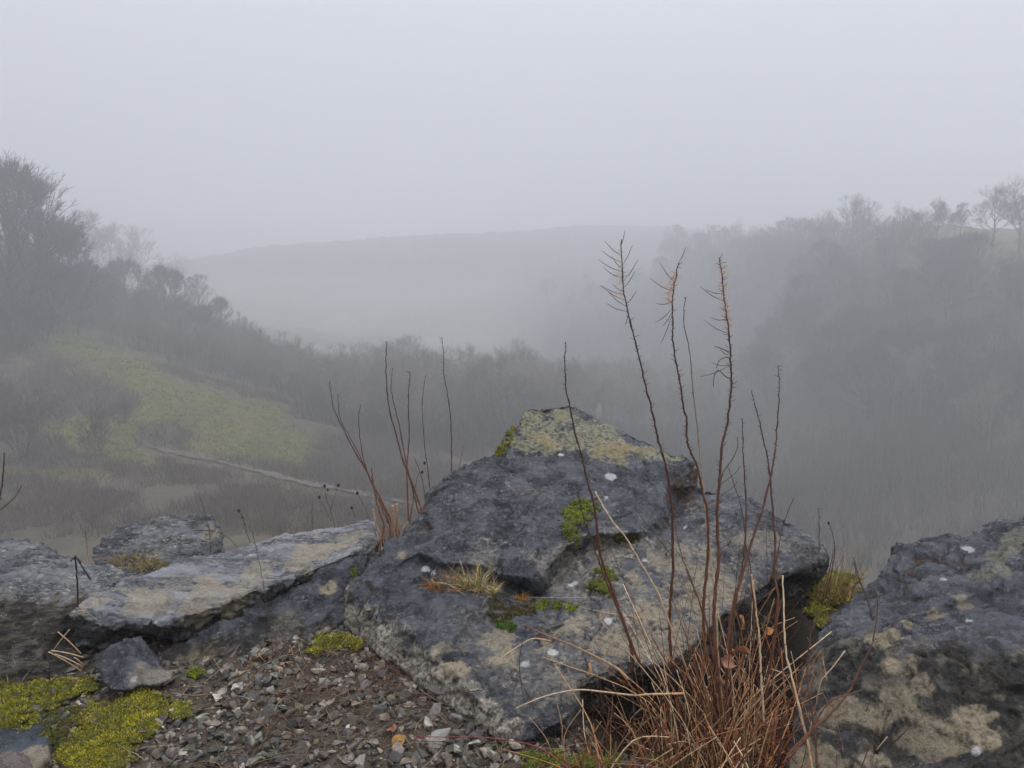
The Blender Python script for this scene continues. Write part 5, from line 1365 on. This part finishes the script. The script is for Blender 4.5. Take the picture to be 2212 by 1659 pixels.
um.blades(B, D, RNG.uniform(.35, 1.3, len(B)), 0.03, .4, cc)
uo = um.build('undergrowth', M_BARK); tag(uo, 'brown winter scrub on the quarry slopes', 'undergrowth', kind='stuff')
# wooded slopes far off: brushwood filling between the single trees
bm_ = MB(); fb_ = []
for _ in range(17000):
    px = random.uniform(1180, 2300); d = 62 + 260 * random.random() ** 0.8
    if px < 1420 and d < 190: continue
    d = near_right(px, d)
    if px > 1960 and d > 112: continue
    fb_.append(((px - CX) / F * d, d))
for _ in range(6000):
    px = random.uniform(-150, 760); d = random.uniform(99, 175)
    fb_.append(((px - CX) / F * d, d))
for _ in range(5000):
    px = random.uniform(650, 1560); d = random.uniform(88, 140)
    fb_.append(((px - CX) / F * d, d))
fb_ = np.array(fb_); fz = terrain_z(fb_[:, 0], fb_[:, 1])
kk = meadow_mask(np.column_stack([fb_, fz])) < 0.2
fb_, fz = fb_[kk], fz[kk]
rep = 8
B = np.repeat(np.column_stack([fb_, fz - .1]), rep, 0) + RNG.normal(size=(len(fb_) * rep, 3)) * np.array([.5, .5, 0])
D = RNG.normal(size=(len(B), 3)) * .25 + np.array([0, 0, 1.0])
bm_.blades(B, D, RNG.uniform(0.8, 4.2, len(B)) * np.clip((np.hypot(B[:, 0], B[:, 1]) - 50) / 45, .25, 1), 0.045, .35, np.array([(0.058, 0.054, 0.038), (0.046, 0.044, 0.036), (0.075, 0.068, 0.042)])[RNG.integers(0, 3, len(B))])
bo = bm_.build('brushwood', M_BARK); tag(bo, 'grey brushwood filling the wooded slopes', 'undergrowth', kind='stuff')
# meadow grass
mg = []
for _ in range(30000):
    px = random.uniform(-250, 950); d = random.uniform(55, 112); mg.append(((px - CX) / F * d, d))
mg = np.array(mg); mz = terrain_z(mg[:, 0], mg[:, 1])
kk = meadow_mask(np.column_stack([mg, mz])) > 0.35
mg, mz = mg[kk], mz[kk]
gm2 = MB(); rep = 4
B = np.repeat(np.column_stack([mg, mz - .03]), rep, 0) + RNG.normal(size=(len(mg) * rep, 3)) * np.array([.2, .2, 0])
D = RNG.normal(size=(len(B), 3)) * .4 + np.array([0, 0, 1.0])
gm2.blades(B, D, RNG.uniform(.08, .32, len(B)), 0.05, .3, np.array([(0.088, 0.098, 0.012), (0.070, 0.084, 0.012), (0.105, 0.088, 0.024)])[RNG.integers(0, 3, len(B))])
go = gm2.build('grass', M_MOSS); tag(go, 'green winter grass on the meadow slope', 'grass', kind='stuff')

# ------------------------------------------------------------------ haze
bm = bmesh.new(); bmesh.ops.create_cube(bm, size=1.0)
zl, zh = float(TV[:, 2].min()) - 1.0, max(float(TV[:, 2].max()) + 2, 62.0)
for v in bm.verts: v.co = Vector((v.co.x * 2800, v.co.y * 2800, zl if v.co.z < 0 else zh))
me = bpy.data.meshes.new('haze'); bm.to_mesh(me); bm.free()
hm = bpy.data.materials.new('haze'); hm.use_nodes = True; nt = hm.node_tree; nt.nodes.clear()
ho = nt.nodes.new('ShaderNodeOutputMaterial'); pvn = nt.nodes.new('ShaderNodeVolumePrincipled')
pvn.inputs['Color'].default_value = (0.900, 0.910, 0.930, 1); pvn.inputs['Density'].default_value = 0.0050; pvn.inputs['Anisotropy'].default_value = 0.5
nt.links.new(pvn.outputs[0], ho.inputs['Volume'])
hz = link('haze', me, hm); tag(hz, 'thin grey mist filling the valley', 'haze', kind='stuff')

# ------------------------------------------------------------------ sky, sun, camera
SUN_EL, SUN_AZ = math.radians(70), math.radians(105)      # azimuth measured from straight ahead, towards the right
world = bpy.data.worlds.new('World'); scene.world = world; world.use_nodes = True
nt = world.node_tree; bg = nt.nodes['Background']
sky = nt.nodes.new('ShaderNodeTexSky'); sky.sky_type = 'NISHITA'; sky.sun_disc = False
sky.sun_elevation = SUN_EL; sky.sun_rotation = SUN_AZ; sky.air_density = 1.0; sky.dust_density = 4.0; sky.ozone_density = 1.0
# an overcast deck: the blue is washed out and the sky brightens from the horizon to the zenith
hsv = nt.nodes.new('ShaderNodeHueSaturation'); hsv.inputs['Saturation'].default_value = 0.10
nt.links.new(sky.outputs[0], hsv.inputs['Color'])
tcn = nt.nodes.new('ShaderNodeTexCoord'); sx = nt.nodes.new('ShaderNodeSeparateXYZ'); nt.links.new(tcn.outputs['Generated'], sx.inputs[0])
mr = nt.nodes.new('ShaderNodeMapRange'); nt.links.new(sx.outputs['Z'], mr.inputs[0])
mr.inputs[1].default_value = 0.0; mr.inputs[2].default_value = 1.0; mr.inputs[3].default_value = 1.3; mr.inputs[4].default_value = 23.5
ov = nt.nodes.new('ShaderNodeMixRGB'); ov.blend_type = 'MULTIPLY'; ov.inputs[0].default_value = 1.0
ov.inputs[2].default_value = (0.920, 0.948, 1.055, 1); nt.links.new(mr.outputs[0], ov.inputs[1])
mx = nt.nodes.new('ShaderNodeMixRGB'); mx.inputs[0].default_value = 0.85
nt.links.new(hsv.outputs[0], mx.inputs[1]); nt.links.new(ov.outputs[0], mx.inputs[2])
nt.links.new(mx.outputs[0], bg.inputs[0]); bg.inputs[1].default_value = 0.10

sl = bpy.data.lights.new('sun', 'SUN'); sl.energy = 1.5; sl.angle = math.radians(16); sl.color = (1.0, 0.97, 0.93)
so = bpy.data.objects.new('sun', sl); COL.objects.link(so)
sd = Vector((math.sin(SUN_AZ) * math.cos(SUN_EL), math.cos(SUN_AZ) * math.cos(SUN_EL), math.sin(SUN_EL)))
so.rotation_euler = sd.to_track_quat('Z', 'Y').to_euler(); so.location = (0, 0, 30)

cam = bpy.data.cameras.new('camera'); co_ = bpy.data.objects.new('camera', cam); COL.objects.link(co_)
cam.sensor_width = 36; cam.lens = 36 * F / 2212; cam.clip_start = 0.05; cam.clip_end = 5000
co_.location = (0, 0, EYE); co_.rotation_euler = (math.pi / 2 - PITCH, 0, 0)
scene.camera = co_

scene.view_settings.view_transform = 'Standard'; scene.view_settings.look = 'None'
scene.view_settings.exposure = 0.0; scene.view_settings.gamma = 1.0
cy = scene.cycles
cy.max_bounces = 8; cy.diffuse_bounces = 3; cy.glossy_bounces = 2; cy.volume_bounces = 7; cy.transparent_max_bounces = 4; cy.transmission_bounces = 1
cy.caustics_reflective = False; cy.caustics_refractive = False
cy.use_denoising = True
try: cy.denoiser = 'OPENIMAGEDENOISE'
except Exception: pass
